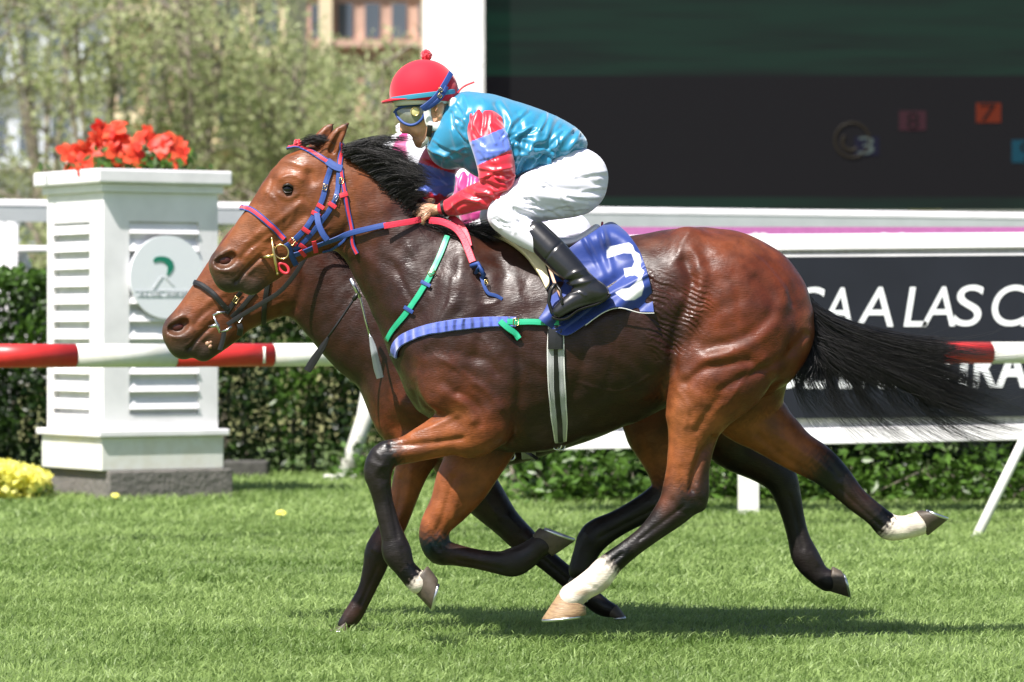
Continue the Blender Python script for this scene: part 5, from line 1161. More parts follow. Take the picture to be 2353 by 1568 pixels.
buckle(747, 432, b1, br, 8, ang=.3, out=.014); buckle(773, 456, b1, br, 8, M_steel, ang=.5, out=.012); buckle(672, 552, b1, br, 9, ang=.7, out=.015); buckle(784, 416, b1, br, 8, ang=.1, out=.012)
free_strap('loose_strap_end', [(728, 490, -.115), (732, 515, -.128), (742, 538, -.132), (752, 552, -.130)], 14, M_blue, br)
p0_ = cast(b1, 640, 580)[0]; yb = (p0_.y if p0_ else -.07)-.018
for s in (1,):
    mb = MB(); mb.tube([P(625, 549, yb), P(629, 580, yb-.004), P(633, 604, yb-.003), P(638, 629, yb)], [.005, .0068, .0068, .005], 10)
    mb.tube([P(600, 592, yb+.02), P(613, 590, yb), P(630, 588, yb-.003)], [.006, .0065, .0065], 10); mb.ball(P(625, 549, yb), .0065, 8); mb.ball(P(638, 629, yb), .0065, 8)
    mb.build('bit_cheek', M_brass, br, smooth=True)
    mb = MB(); mb.torus(P(647, 579, yb), 17*U, .0032, (0.1, 1, 0), 26, 8, sx=.9); mb.build('bit_ring', M_brass, br, smooth=True)
mb = MB(); mb.torus(P(652, 617, yb+.01), 14*U, .006, (0, 1, 0), 20, 8, sx=.62); mb.build('leather_loop', M_redw, br, smooth=True)
mb = MB()
for i in range(16):
    a = i*2.39996; r = 9*U*math.sqrt(i/16); mb.ball(P(685, 329, -.012)+Vector((math.cos(a)*r, -.01*rng.random(), math.sin(a)*r*.7)), 4.2*U, 6)
mb.build('red_rosette', M_redfuzz, br, smooth=True)
# reins
bn = [bv1]
strap('rein', [(676, 582), (700, 572), (735, 556), (810, 535), (888, 519)], 13, M_blue, bn, br, off=.016, sm=30)
free_rein = [(882, 520, -.145), (919, 514, -.135), (948, 509, -.118), (972, 503, -.095)]
free_strap('rein_grip', free_rein, 14, M_pinkrein, br)
strap('keeper', [(690, 570), (700, 582)], 10, M_redw, bn, br, off=.02, n=5)
strap('keeper', [(722, 553), (724, 572)], 11, M_redw, bn, br, off=.022, n=5)
free_strap('rein_grip', [(985, 507, -.09), (1014, 510, -.12), (1044, 523, -.145), (1062, 543, -.165), (1073, 568, -.185), (1086, 602, -.215)], 16, M_pinkrein, br)
free_strap('rein_grip', [(1034, 497, -.06), (1055, 513, -.10), (1070, 537, -.13), (1078, 566, -.16)], 15, M_pinkrein, br)
mb = MB(); mb.tube([P(1083, 612, -.215), P(1098, 606, -.24), P(1108, 620, -.23), P(1094, 626, -.22), P(1100, 612, -.25), P(1112, 632, -.225), P(1106, 642, -.22)], .0095, 8); mb.build('rein_knot', M_blue, br, smooth=True)
free_strap('loose_strap_end', [(1106, 636, -.225), (1112, 656, -.235), (1122, 674, -.24), (1140, 680, -.24), (1154, 688, -.24)], 8, M_blue, br)
buckle(1118, 652, b1, br, 6, out=.02)

# ---- breast collar, girth
bc = empty('breast_collar', P(1000, 740, 0), 'fuzzy blue chest strap with green neck strap on the near horse', 'breast collar')
strap('chest_band', [(909, 812), (911, 798), (925, 782), (955, 768), (993, 757), (1059, 746), (1134, 741), (1186, 741)], [24, 25, 26, 27, 27, 26, 25, 24], M_bluew, b1, bc, wrap=0, off=.007, th=.006)
strap('green_strap', [(1165, 741), (1200, 741), (1284, 742)], 14, M_greenw, b1, bc, off=.013, mirror=True)
strap('green_strap_end', [(1150, 741), (1166, 756), (1182, 768), (1197, 779)], 14, M_greenw, b1, bc, off=.017)
buckle(1186, 741, b1, bc, 10, out=.019)
strap('neck_strap', [(1028, 545), (1012, 587), (990, 633), (963, 679), (932, 723), (905, 757), (893, 778)], 14, M_greenw, b1, bc, off=.006, wrap=1)
for x, y in ((980, 654), (941, 712)): strap('keeper', [(x-10, y-6), (x+10, y+6)], 9, M_blue, b1, bc, off=.011, n=6)
buckle(993, 630, b1, bc, 10, M_brass, ang=1.1, out=.014)
gi = empty('girth', P(1282, 880, 0), 'grey elastic girth with black centre stripe round the near horse belly', 'girth')
gp = [(1278, 748), (1277, 811), (1280, 899), (1285, 965), (1287, 1010)]
strap('elastic_band', gp, [36, 39, 40, 36, 28], M_elastic, b1, gi, off=.006, th=.003, wrap=1)
strap('black_stripe', [(p[0], p[1]) for p in gp], [9, 10, 12, 12, 12], M_black, b1, gi, off=.0105, th=.001, wrap=1)
for i in range(2):
    sx = -1 if i == 0 else 1
    strap('pale_edge', [(p[0]+sx*w_/2, p[1]) for p, w_ in zip(gp, (34, 37, 38, 34, 26))], 2.6, M_padw, b1, gi, off=.008, th=.0015, mirror=True)
strap('buckle_pad', [(1276, 758), (1276, 802)], 34, M_black, b1, gi, off=.013, th=.006)
mb = MB(); mb.torus(P(1280, 1024, -.05), 10*U, .0035, (0.2, 1, 0), 22, 8); mb.build('ring', M_steel, gi, smooth=True)
mb = MB(); mb.torus(P(1289, 1024, -.03), 10*U, .0035, (-.4, 1, 0), 22, 8); mb.build('ring', M_steel, gi, smooth=True)

# ---- saddle, pad, cloth
sup_ch = torso_chains(0)[:6]+[chain([(1180, 575, 0, 38, 66, DB), (1260, 580, 0, 46, 90, DB), (1340, 570, 0, 46, 104, DB), (1402, 548, 0, 34, 100, DB), (1440, 570, 0, 34, 110, DB)], .06, Y0=0)]
F, lo, hh = build_sdf(sup_ch, .013); Vs_, Qs_ = surface_nets(F, lo, hh); Vs_ = smooth_mesh(Vs_, Qs_, 3); bvS = BVHTree.FromPolygons(Vs_.tolist(), Qs_.tolist())
def patch(name, top, bot, left, right, nu, nv, bvs, off, th, mt, parent, colf=None, wav=None, Y0=0.0, mirror=True):
    T_, B_ = resamp(top, nu), resamp(bot, nu); L_, R_ = resamp(left, nv), resamp(right, nv); u = np.linspace(0, 1, nu)[None, :, None]; v = np.linspace(0, 1, nv)[:, None, None]
    S = (1-v)*T_[None]+v*B_[None]+(1-u)*L_[:, None]+u*R_[:, None]-((1-u)*(1-v)*T_[0]+u*(1-v)*T_[-1]+(1-u)*v*B_[0]+u*v*B_[-1])
    pos = np.full((nv, nu, 3), np.nan)
    for i in range(nv):
        for j in range(nu):
            p, n_ = cast(bvs, S[i, j, 0], S[i, j, 1])
            if p is not None: pos[i, j] = p
    bad = np.isnan(pos[..., 1]); yy = pos[..., 1].copy(); yy[bad] = Y0
    for _ in range(14):
        q = yy.copy(); q[1:-1, 1:-1] = (yy[:-2, 1:-1]+yy[2:, 1:-1]+yy[1:-1, :-2]+yy[1:-1, 2:])/4; q[0, 1:-1] = (yy[0, :-2]+yy[0, 2:]+yy[0, 1:-1])/3; q[-1, 1:-1] = (yy[-1, :-2]+yy[-1, 2:]+yy[-1, 1:-1])/3; yy = np.minimum(q, np.where(bad, Y0, yy)+.004)
    yy = yy-off
    if wav is not None: yy = yy-wav(S[..., 0], S[..., 1], u[..., 0], v[..., 0])
    pos = np.array([[P(S[i, j, 0], S[i, j, 1], yy[i, j]) for j in range(nu)] for i in range(nv)])
    idx = np.arange(nu*nv).reshape(nv, nu); Fq = np.stack([idx[:-1, :-1], idx[1:, :-1], idx[1:, 1:], idx[:-1, 1:]], -1).reshape(-1, 4)
    cols = colf(S[..., 0].ravel(), S[..., 1].ravel()) if colf else None
    objs = []
    for s in ((1, -1) if mirror else (1,)):
        V = pos.reshape(-1, 3).copy()
        if s < 0: V[:, 1] = 2*Y0-V[:, 1]
        o = link_mesh(name, np_mesh(name, V, Fq if s > 0 else Fq[:, ::-1], True, cols), mt, parent); sm_ = o.modifiers.new('thick', 'SOLIDIFY'); sm_.thickness = th; sm_.offset = 1; objs.append(V)
    return pos
def pip(x, y, poly):
    c = np.zeros(len(x), bool); n = len(poly); j = n-1
    for i in range(n):
        xi, yi = poly[i]; xj, yj = poly[j]; m = ((yi > y) != (yj > y)) & (x < (xj-xi)*(y-yi)/(yj-yi+1e-12)+xi); c ^= m; j = i
    return c
NUM = [(1394, 576), (1400, 567), (1422, 563), (1445, 559), (1453, 565), (1458, 578), (1469, 585), (1473, 600), (1472, 616), (1481, 625), (1474, 640), (1479, 659), (1473, 679), (1457, 689), (1435, 691), (1424, 682), (1413, 673), (1429, 664), (1447, 662), (1460, 650), (1469, 640), (1460, 633), (1448, 634), (1438, 639), (1433, 618), (1453, 615), (1458, 602), (1451, 583), (1433, 582), (1396, 594)]
def cloth_col(x, y):
    c = np.tile(np.array([.009, .034, .21]), (len(x), 1)); k = sum(pip(x+a, y+b, NUM).astype(float) for a in (-.8, 0, .8) for b in (-.8, 0, .8))/9
    return c*(1-k[:, None])+.82*k[:, None]
scl = empty('saddle_cloth', P(1380, 640, 0), 'blue number cloth with a large white folded numeral under the saddle', 'saddle cloth')
def cw(x, y, u, v):
    f = .010*np.sin((x*.8+y*1.0)*.062+1.0)*np.clip((y-600)/60, 0, 1)+.011*np.exp(-((y-(655-.55*(x-1440)))/9)**2)*(x > 1370)+.012*np.exp(-((x-(1390+.25*(y-560)))/9)**2)*np.clip((640-y)/80, 0, 1)
    f = f*2.0
    return f+.014*np.exp(-((x-1350-.5*(y-560))/8)**2)*np.clip((650-y)/80, 0, 1)+.016*np.clip(v-.8, 0, 1)*5*(0.5+.5*np.sin(x*.05))+.012*np.exp(-((y-(725-.75*(x-1330)))/8)**2)
patch('cloth', [(1258, 640), (1280, 596), (1320, 562), (1362, 535), (1392, 515), (1412, 514), (1440, 536)], [(1238, 733), (1262, 752), (1300, 772), (1345, 747), (1388, 717), (1420, 706), (1450, 716), (1503, 718)],
      [(1258, 640), (1262, 672), (1256, 705), (1238, 733)], [(1440, 536), (1466, 572), (1484, 615), (1496, 665), (1503, 718)], 240, 170, [bvS, bv1], .012, .003, M_cloth, scl, cloth_col, cw)
free_strap('pale_piping', [(1503, 720, -.30), (1470, 719, -.31), (1425, 708, -.315), (1388, 718, -.315), (1345, 748, -.31)], 2.0, M_padw, scl)
sad = empty('saddle', P(1250, 560, 0), 'small racing saddle with white cantle edged in red and cream foam pad', 'saddle')
patch('foam_pad', [(1106, 531), (1150, 543), (1196, 560), (1240, 580)], [(1110, 538), (1160, 556), (1206, 590), (1238, 634)], [(1106, 531), (1110, 538)], [(1240, 580), (1242, 606), (1238, 634)], 40, 14, [bv1], .012, .022, M_foam, sad)
patch('foam_pad', [(1240, 580), (1252, 612), (1264, 652)], [(1212, 596), (1238, 634), (1256, 668)], [(1240, 580), (1224, 584), (1212, 596)], [(1264, 652), (1262, 660), (1256, 668)], 26, 14, [bv1], .014, .022, M_foam, sad)
cs = [chain([(1180, 556, 0, 16, 52, None), (1240, 560, 0, 18, 62, None), (1308, 560, 0, 14, 66, None), (1342, 546, 0, 12, 62, None), (1370, 526, 0, 11, 48, None)], .02, (.55, .53, .56), Y0=0)]
for c in cs: pass
o, bvSd, _, _ = organic('seat', [chain([(1180, 556, 0, 16, 52, (.55, .53, .56)), (1240, 560, 0, 18, 62), (1308, 560, 0, 14, 66), (1342, 546, 0, 12, 62), (1370, 526, 0, 11, 48)], .02, Y0=0)], .006, M_saddle, sad)
mb = MB(); mb.tube([P(1318, 568, -.112), P(1345, 558, -.104), P(1368, 541, -.08), P(1383, 522, -.045), P(1384, 512, 0), P(1383, 522, .045), P(1368, 541, .08), P(1345, 558, .104), P(1318, 568, .112)], .0048, 8); mb.build('red_binding', M_redw, sad, smooth=True)
def stirrup(s):
    Y = s*.325
    mb = MB(); mb.tube([P(1276, 652, Y), P(1265, 668, Y-s*.0), P(1261, 694, Y), P(1268, 718, Y), P(1284, 733, Y)], .0075, 8, flat=1.8); mb.tube([P(1276, 652, Y), P(1288, 668, Y+s*.01), P(1292, 700, Y+s*.04)], .005, 8); mb.build('stirrup_iron', M_black, sad, smooth=True)
    free_strap('stirrup_leather', [(1258, 600, s*.275), (1268, 632, s*.30), (1277, 656, s*.32), (1295, 692, s*.335)], 7, M_tan, sad, face=(0, -s, 0))
stirrup(-1); stirrup(1)

# ---- riders
def rider(Y0, dx, dy, hx, hy, label, cfg, h, person_loc):
    root = empty('person', person_loc, label, 'jockey', 'jockeys riding')
    k = dict(Y0=Y0, dx=dx, dy=dy); kh = dict(Y0=Y0, dx=hx, dy=hy)
    body = [chain([(985, 208, 0, 60, 46, SK), (985, 245, 0, 54, 44, SK), (975, 262, 0, 48, 41, SK)], .02, **kh),
            chain([(950, 262, 0, 34, 35, SK), (957, 292, 0, 25, 29, SK), (966, 320, 0, 14, 19, SHH)], .02, **kh),
            chain([(1004, 285, 0, 26, 36, SK), (985, 310, 0, 18, 30, SHH), (968, 325, 0, 13, 19, SHH)], .02, **kh),
            chain([(926, 262, 0, 9, 8, SK), (928, 282, 0, 9.5, 9, SK), (928, 298, 0, 9.5, 10, SK)], .012, **kh), chain([(935, 301, -6, 4.5, 4, SKD), (935, 301, 6, 4.5, 4, SKD)], .006, **kh),
            chain([(948, 308, 0, 7, 12, (.30, .10, .07))], .006, **kh), chain([(955, 319, 0, 6.5, 10, (.32, .10, .075))], .006, **kh), chain([(963, 330, 0, 10, 12, SHH)], .01, **kh),
            chain([(945, 285, -24, 12, 9, SK), (960, 300, -26, 10, 8, SK)], .012, **kh), chain([(945, 285, 24, 12, 9, SK)], .012, **kh),
            chain([(1011, 240, -44, 9, 4, SKD), (1014, 250, -46, 7, 4, SK), (1008, 265, -45, 6, 4, SK)], .004, **kh), chain([(1006, 242, -46, 5, 4, SK), (1003, 255, -46, 4, 4, SKD)], .003, **kh),
            chain([(1011, 240, 44, 9, 4, SKD), (1008, 265, 45, 6, 4, SK)], .004, **kh),
            chain([(945, 313, 0, 7, 10, (.06, .015, .012)), (953, 312, 0, 5, 12, (.06, .015, .012))], .002, neg=True, **kh)]
    a = np.array([1000+hx, 285+hy]); b = np.array([1050+dx, 300+dy])
    body += [chain([(a[0], a[1], 0, 34, 34, SK), ((a[0]+b[0])/2, (a[1]+b[1])/2, 0, 40, 40, SKD), (b[0], b[1], 0, 50, 60, SK), (1130+dx, 325+dy, 0, 70, 85, SK), (1250+dx, 345+dy, 0, 50, 75, SK), (1320+dx, 400+dy, 0, 50, 75, SK)], .03, Y0=Y0)]
    for s in (-1, 1):
        q = (lambda x, y: (x, y)) if s < 0 else (lambda x, y: (x-28, y-14))
        hp = lambda x, y, yo, r, ry, c=SK: (*q(x, y), s*yo, r, ry, c)
        body += [chain([*([hp(1125, 330, 90, 26, 26), hp(1130, 420, 100, 24, 24), hp(1060, 466, 66, 16, 16)] if s < 0 else [(1060, 335, 80, 30, 28, SK), (1004, 400, 90, 26, 25, SK), (998, 434, 80, 18, 17, SK)]), hp(1012, 481, 42, 10.5, 11), hp(985, 484, 40, 17, 14), hp(974, 486, 39, 17, 14)], .012, **k),
                 chain([hp(976, 474, 36, 7, 7), hp(957, 475, 33, 6.6, 6.6), hp(946, 486, 33, 6, 6), hp(955, 498, 36, 5.5, 5.5, SKD)], .004, **k),
                 chain([hp(974, 482, 46, 7.2, 7), hp(957, 486, 47, 6.8, 6.8), hp(950, 498, 45, 6, 6), hp(961, 505, 40, 5.5, 5.5, SKD)], .004, **k),
                 chain([hp(977, 490, 51, 7, 6.6), hp(963, 497, 54, 6.6, 6.5), hp(961, 509, 50, 5.8, 5.8), hp(971, 511, 44, 5.4, 5.4, SKD)], .004, **k),
                 chain([hp(984, 494, 54, 6.6, 6.2), hp(973, 504, 57, 6, 6), hp(972, 514, 53, 5.3, 5.3), hp(981, 515, 47, 5, 5, SKD)], .004, **k),
                 chain([hp(993, 478, 30, 7.5, 7), hp(973, 472, 24, 7, 6.8), hp(958, 480, 24, 6, 6)], .005, **k)]
        body += [chain([(1320+dx, 420+dy, s*45, 46, 40, SK), (1220+dx, 460+dy, s*92, 36, 32, SK), (1165+dx, 492+dy, s*118, 26, 26, SK), (1230+dx, 545+dy, s*142, 20, 20, SK), (1325+dx, 640+dy, s*184, 17, 16, SK), (1370+dx, 675+dy, s*190, 14, 14, SK), (1300+dx, 705+dy, s*194, 11, 12, SK)], .02, Y0=Y0)]
    fl_ = [([(938, 296), (942, 303), (940, 306)], 2.5, -.002), ([(962, 300), (968, 312)], 4, -.002)]
    organic('body', body, h, M_skin, root, lines=fl_, dx=hx, dy=hy, sm=1, sig=.006)
    # jersey
    c1 = cfg['torso']; jr = [chain([(1038, 332, 0, 58, 66, c1), (1095, 303, 0, 86, 104, c1), (1150, 325, 0, 98, 112, c1), (1210, 334, 0, 88, 108, c1), (1265, 330, 0, 62, 96, c1), (1300, 334, 0, 46, 88, c1), (1326, 332, 0, 24, 80, c1)], .04, **k),
                             chain([(1048, 270, 0, 42, 46, c1), (1072, 262, 0, 50, 66, c1)], .03, **k), chain([(1110, 270, -60, 42, 50, c1), (1110, 270, -60, 42, 50, c1)], .03, **k), chain([(1100, 270, 60, 42, 50, c1), (1100, 270, 60, 42, 50, c1)], .03, **k)]
    TL = [([(1065, 218), (1075, 250), (1062, 290)], 6, .006), ([(1150, 235), (1172, 275), (1168, 310)], 7, .007), ([(1140, 240), (1158, 275), (1155, 300)], 6, -.006), ([(1175, 330), (1215, 345), (1260, 365)], 5, .005), ([(1178, 318), (1230, 335), (1282, 350)], 5, -.005),
          ([(1310, 300), (1275, 340), (1258, 372)], 7, .007), ([(1292, 292), (1258, 330), (1240, 380)], 7, -.006), ([(1262, 275), (1236, 310), (1222, 370)], 8, .006), ([(1240, 270), (1210, 320), (1200, 400)], 8, -.006), ([(1336, 318), (1305, 350), (1285, 368)], 5, .007),
          ([(1000, 350), (1050, 372), (1095, 400)], 6, .006), ([(1010, 340), (1060, 360), (1100, 390)], 6, -.006), ([(1040, 300), (1055, 350), (1090, 400)], 6, .006), ([(1050, 295), (1068, 345), (1095, 380)], 6, -.006), ([(1180, 400), (1220, 385), (1268, 370)], 7, .006), ([(1185, 385), (1225, 368), (1270, 355)], 6, -.006), ([(1190, 260), (1200, 300), (1192, 340)], 7, -.005)]
    TL = [([(a_+0, b_) for a_, b_ in l[0]], l[1], l[2]) for l in TL]
    fd = lambda a, wl, amp, sd: (lambda V, N: amp*foldnoise(*[q for q in to_px(V)], a, wl, sd))
    organic('jersey', jr, max(h, .0042), M_satin, root, lines=TL+rand_folds(3, 16, (1170, 250, 1330, 400), R(-58), .3, 75, 5.5, .0052)+rand_folds(4, 8, (1140, 300, 1260, 410), R(-15), .35, 70, 5, .0045)+rand_folds(5, 7, (1040, 215, 1110, 300), R(75), .3, 60, 5, .004)+rand_folds(6, 8, (985, 330, 1100, 410), R(38), .3, 60, 5, .004), dx=dx, dy=dy, sm=1)
    def sleeve(s):
        if s < 0:
            pts = [(1106, 272, 62, 36, 40), (1116, 296, 88, 45, 42), (1131, 345, 114, 44, 38), (1141, 388, 118, 43, 36), (1140, 424, 113, 39, 34), (1128, 443, 108, 36, 32), (1098, 453, 92, 32, 29), (1062, 467, 70, 27, 25), (1040, 475, 56, 22, 21), (1016, 480, 43, 14.5, 15)]
            L1, L2 = ((1085, 324), (1167, 291)), ((1100, 379), (1176, 343))
        else:
            pts = [(1060, 330, 80, 48, 44), (1020, 360, 88, 46, 42), (1002, 395, 90, 45, 40), (1002, 425, 84, 44, 36), (990, 446, 70, 30, 28), (972, 455, 58, 22, 22), (958, 460, 48, 17, 17)]
            L1, L2 = ((975, 378), (1034, 396)), ((950, 440), (1048, 453))
        def rec(V, N, cols):
            px, py = to_px(V); px = px-dx; py = py-dy
            f = lambda L: (py-L[0][1])-(L[1][1]-L[0][1])/(L[1][0]-L[0][0])*(px-L[0][0])
            out = np.tile(np.array(cfg['sl'][0]), (len(V), 1)); out[f(L1) > 0] = cfg['sl'][1]; out[(f(L2)+(0 if s < 0 else 3*np.sin(px*.3))) > 0] = cfg['sl'][2]; return out
        SL = [([(1100, 410), (1130, 415), (1160, 425)], 5, .007), ([(1092, 420), (1125, 428), (1158, 440)], 5, -.006), ([(1105, 385), (1140, 392), (1172, 385)], 5, .006), ([(1075, 432), (1110, 440), (1150, 455)], 5, .006), ([(1065, 442), (1100, 452), (1140, 466)], 5, -.006), ([(1060, 450), (1085, 460), (1120, 472)], 4, .005),
              ([(1096, 262), (1085, 300), (1088, 330)], 5, .005), ([(1112, 256), (1105, 300), (1110, 330)], 5, -.005), ([(1130, 262), (1128, 300), (1138, 330)], 5, .005), ([(1096, 340), (1120, 350), (1160, 345)], 4, .003), ([(1105, 372), (1135, 365), (1170, 352)], 4, -.005), ([(1045, 465), (1050, 480), (1060, 490)], 4, .004), ([(1034, 468), (1040, 480), (1046, 490)], 3, -.004)] if s < 0 else \
             [([(960, 415), (990, 428), (1040, 425)], 5, .006), ([(965, 400), (1000, 412), (1040, 405)], 5, -.005), ([(958, 432), (980, 446), (1010, 450)], 4, .005)]
        o, bvx, _, _ = organic('sleeve', [chain([(p[0], p[1], s*p[2], p[3], p[4], cfg['sl'][0]) for p in pts], .02, **k)], max(h, .004), M_satin, root, lines=SL+(rand_folds(9, 13, (1050, 400, 1170, 480), R(15), .35, 55, 4.5, .0048)+rand_folds(10, 9, (1085, 250, 1165, 400), R(70), .4, 48, 4.5, .004) if s < 0 else rand_folds(12, 8, (960, 360, 1050, 450), R(10), .5, 50, 5, .004)), dx=dx, dy=dy, sm=1, recolor=rec); return bvx
    bvL = sleeve(-1); sleeve(1)
    if cfg['full']:
        ribbon_p = [P(1020+dx+math.cos(t)*3-1*math.sin(t)*0, 480+dy, Y0) for t in (0, 1)]
        mb = MB(); c = P(1024+dx, 479+dy, Y0-47*U); ax = Vector((-.86, .30, -.25)).normalized(); mb.torus(c, 18.5*U, .0022, ax, 28, 6); mb.torus(c-ax*.004, 18.5*U, .0022, ax, 28, 6); mb.torus(c+ax*.004, 18*U, .0022, ax, 28, 6); mb.torus(c+ax*.008, 18*U, .0022, ax, 28, 6); mb.build('cuff_band', M_black, root, smooth=True)
    # breeches
    W = (.74, .74, .78); brc = [chain([(1300, 380, 0, 52, 84, W), (1332, 402, 0, 60, 92, W), (1330, 430, 0, 60, 86, W)], .04, **k),
        chain([(1336, 408, -42, 60, 54, W), (1322, 430, -50, 66, 56, W), (1270, 440, -66, 66, 55, W), (1215, 458, -95, 54, 47, W), (1165, 488, -118, 44, 40, W), (1168, 505, -124, 38, 36, W), (1195, 527, -132, 35, 33, W), (1238, 556, -146, 28, 28, W)], .03, **k),
        chain([(1336, 408, 42, 60, 54, W), (1322, 430, 50, 66, 56, W), (1265, 442, 66, 62, 52, W), (1200, 470, 96, 48, 44, W), (1140, 498, 118, 38, 38, W), (1160, 515, 126, 35, 34, W), (1195, 532, 134, 32, 32, W), (1238, 558, 146, 27, 28, W)], .03, **k)]
    BL = [([(1200, 440), (1270, 455), (1350, 465)], 8, .006), ([(1230, 425), (1300, 435), (1370, 440)], 7, -.005), ([(1190, 455), (1250, 475), (1330, 485)], 6, -.006), ([(1180, 470), (1230, 490), (1290, 500)], 6, .006), ([(1150, 470), (1185, 488), (1215, 505)], 5, -.005), ([(1160, 462), (1200, 480), (1240, 498)], 5, .005), ([(1135, 505), (1165, 515), (1195, 508), (1230, 502)], 4, -.005), ([(1126, 486), (1134, 510), (1148, 524)], 4, .005), ([(1320, 345), (1350, 380), (1375, 410)], 7, .005), ([(1300, 360), (1330, 400), (1370, 425)], 6, -.005)]
    organic('breeches', brc, max(h, .0042), M_breech, root, lines=BL+rand_folds(15, 12, (1190, 390, 1380, 500), R(16), .25, 95, 5, .0042)+rand_folds(16, 12, (1120, 455, 1240, 540), R(30), .4, 46, 3.6, .0036), dx=dx, dy=dy, sm=1)
    for s in (-1, 1):
        bt = [chain([(1231, 538, s*142, 31, 29, BK), (1268, 576, s*160, 33, 30, BK), (1302, 612, s*174, 32, 29, BK), (1330, 640, s*184, 28, 26, BK), (1352, 660, s*188, 27, 24, BK), (1378, 674, s*190, 22, 22, BK)], .02, **k),
              chain([(1372, 674, s*190, 22, 20, BK), (1338, 684, s*192, 25, 21, BK), (1305, 702, s*194, 21, 20, BK), (1283, 717, s*195, 15, 17, BK)], .02, **k)]
        BB_ = [([(1250, 602), (1268, 578), (1290, 556)], 2.2, -.003), ([(1300, 650), (1330, 640), (1362, 630)], 4, -.004), ([(1312, 656), (1340, 650), (1368, 642)], 4, .004), ([(1308, 676), (1330, 672), (1345, 680)], 3, .003), ([(1285, 728), (1325, 706), (1378, 692), (1402, 678)], 2.5, .004), ([(1300, 640), (1320, 628), (1350, 618)], 5, .004)]
        o, bvb, _, _ = organic('boot', bt, max(h, .004), M_boot, root, lines=BB_ if s < 0 else (), dx=dx, dy=dy, sm=1)
        # squash the sole flat by scaling depth only
        sole = MB(); line = [(1403, 676), (1378, 696), (1330, 712), (1304, 731), (1284, 734), (1268, 728)]
        A = resamp([tuple(P(x+dx, y+dy, Y0+s*192*U)) for x, y in line], 18); ribbon(A, np.tile([.35, 0, -1.0], (18, 1)), np.interp(np.linspace(0, 1, 18), [0, .2, .5, .8, 1], [.045, .058, .066, .07, .03]), .005, M_black, 'sole', o)
    # skull cap: padded shell, silk, visor, ribbon, bobble
    def dome(name, cx, cy, rx, rz, ry, mt, y_cut0, y_cut1, parent=root, colf=None, nseg=48, nr=22):
        c = P(cx+hx, cy+hy, Y0); V = []; F_ = []
        for i in range(nr+1):
            for j in range(nseg):
                th = 2*math.pi*j/nseg; ct, st = math.cos(th), math.sin(th)
                # lower edge height varies front(left) to back(right)
                zc = (cy-(y_cut0*(1-ct)/2+y_cut1*(1+ct)/2))*U; ph0 = math.asin(max(-.6, min(.6, zc/(rz*U)))); ph = ph0+(math.pi/2-ph0)*i/nr
                V.append(c+Vector((rx*U*math.cos(ph)*ct*(1.0 if ct < 0 else .98), ry*U*math.cos(ph)*st, rz*U*math.sin(ph))))
        for i in range(nr):
            for j in range(nseg): F_.append((i*nseg+j, i*nseg+(j+1) % nseg, (i+1)*nseg+(j+1) % nseg, (i+1)*nseg+j))
        me = np_mesh(name, np.array(V), np.array(F_), True, colf(np.array(V), c) if colf else None); o = link_mesh(name, me, mt, parent); s_ = o.modifiers.new('t', 'SOLIDIFY'); s_.thickness = .004; s_.offset = -1
        return o, BVHTree.FromPolygons([tuple(v) for v in V], F_)
    dome('helmet_shell', 976, 214, 76, 72, 60, M_padw, 246, 240)
    capo, bvc = dome('cap', 975, 214, 80, 77, 64, cfg['cap'], 233, 236, colf=cfg.get('capcol'))
    vz = MB(); Vv = []; n = 18
    for i in range(n+1):
        t = math.pi*(.62+.76*i/n); ct, st = math.cos(t), math.sin(t); p = P(975+hx, 229+hy, Y0)
        e = .5-.5*math.cos(2*math.pi*i/n)
        Vv += [p+Vector((78*U*ct, 62*U*st, .003)), p+Vector(((80+19*e)*U*ct, (64+6*e)*U*st, -.006*e-.001)), p+Vector(((80+18*e)*U*ct, (64+5*e)*U*st, -.012*e-.004)), p+Vector((76*U*ct, 61*U*st, -.008))]
    vz.add(Vv, [(4*i+a, 4*i+(a+1) % 4, 4*i+4+(a+1) % 4, 4*i+4+a) for i in range(n) for a in range(4)]); vz.build('visor', cfg['cap2'], root, smooth=True)
    mb = MB(); pc_ = P(cfg['pom'][0], cfg['pom'][1], Y0); mb.ball(pc_, 12.5*U, 16, sc_=(1, .95, 1.05))
    for i in range(40):
        d = Vector(rng.normal(0, 1, 3)).normalized(); mb.ball(pc_+d*10.5*U, 4*U, 6)
    mb.build('bobble', cfg['pomm'], root, smooth=True)
    bh = [bvc]
    sh = lambda L: [(x+hx, y+hy) for x, y in L]
    if cfg['full']:
        kk = dict(Y0=Y0, mirror=True)
        strap('hat_ribbon', sh([(902, 229), (935, 224), (975, 219), (1015, 214), (1053, 209)]), 11, M_teal, bh, root, off=.002, th=.0015, sm=6, **kk)
        strap('goggle_strap', sh([(968, 250), (985, 238), (1002, 222), (1018, 198), (1034, 170)]), 13, M_blue, bh, root, off=.006, sm=12, **kk)
        strap('goggle_strap', sh([(972, 252), (995, 240), (1014, 222), (1024, 200)]), 10, M_blue, bh, root, off=.009, sm=12, **kk)
        for x, y in ((1010, 207), (1008, 220)): buckle(x+hx, y+hy, bh, root, 6, M_brass, ang=-.9, out=.012)
        mb = MB(); Yg = Y0-44*U
        ring = [(909, 254, -14), (922, 247, -24), (945, 242, -34), (965, 241, -41), (976, 252, -44), (972, 270, -43), (960, 283, -40), (945, 288, -36), (930, 284, -30), (919, 275, -22), (911, 264, -14), (909, 254, -14)]
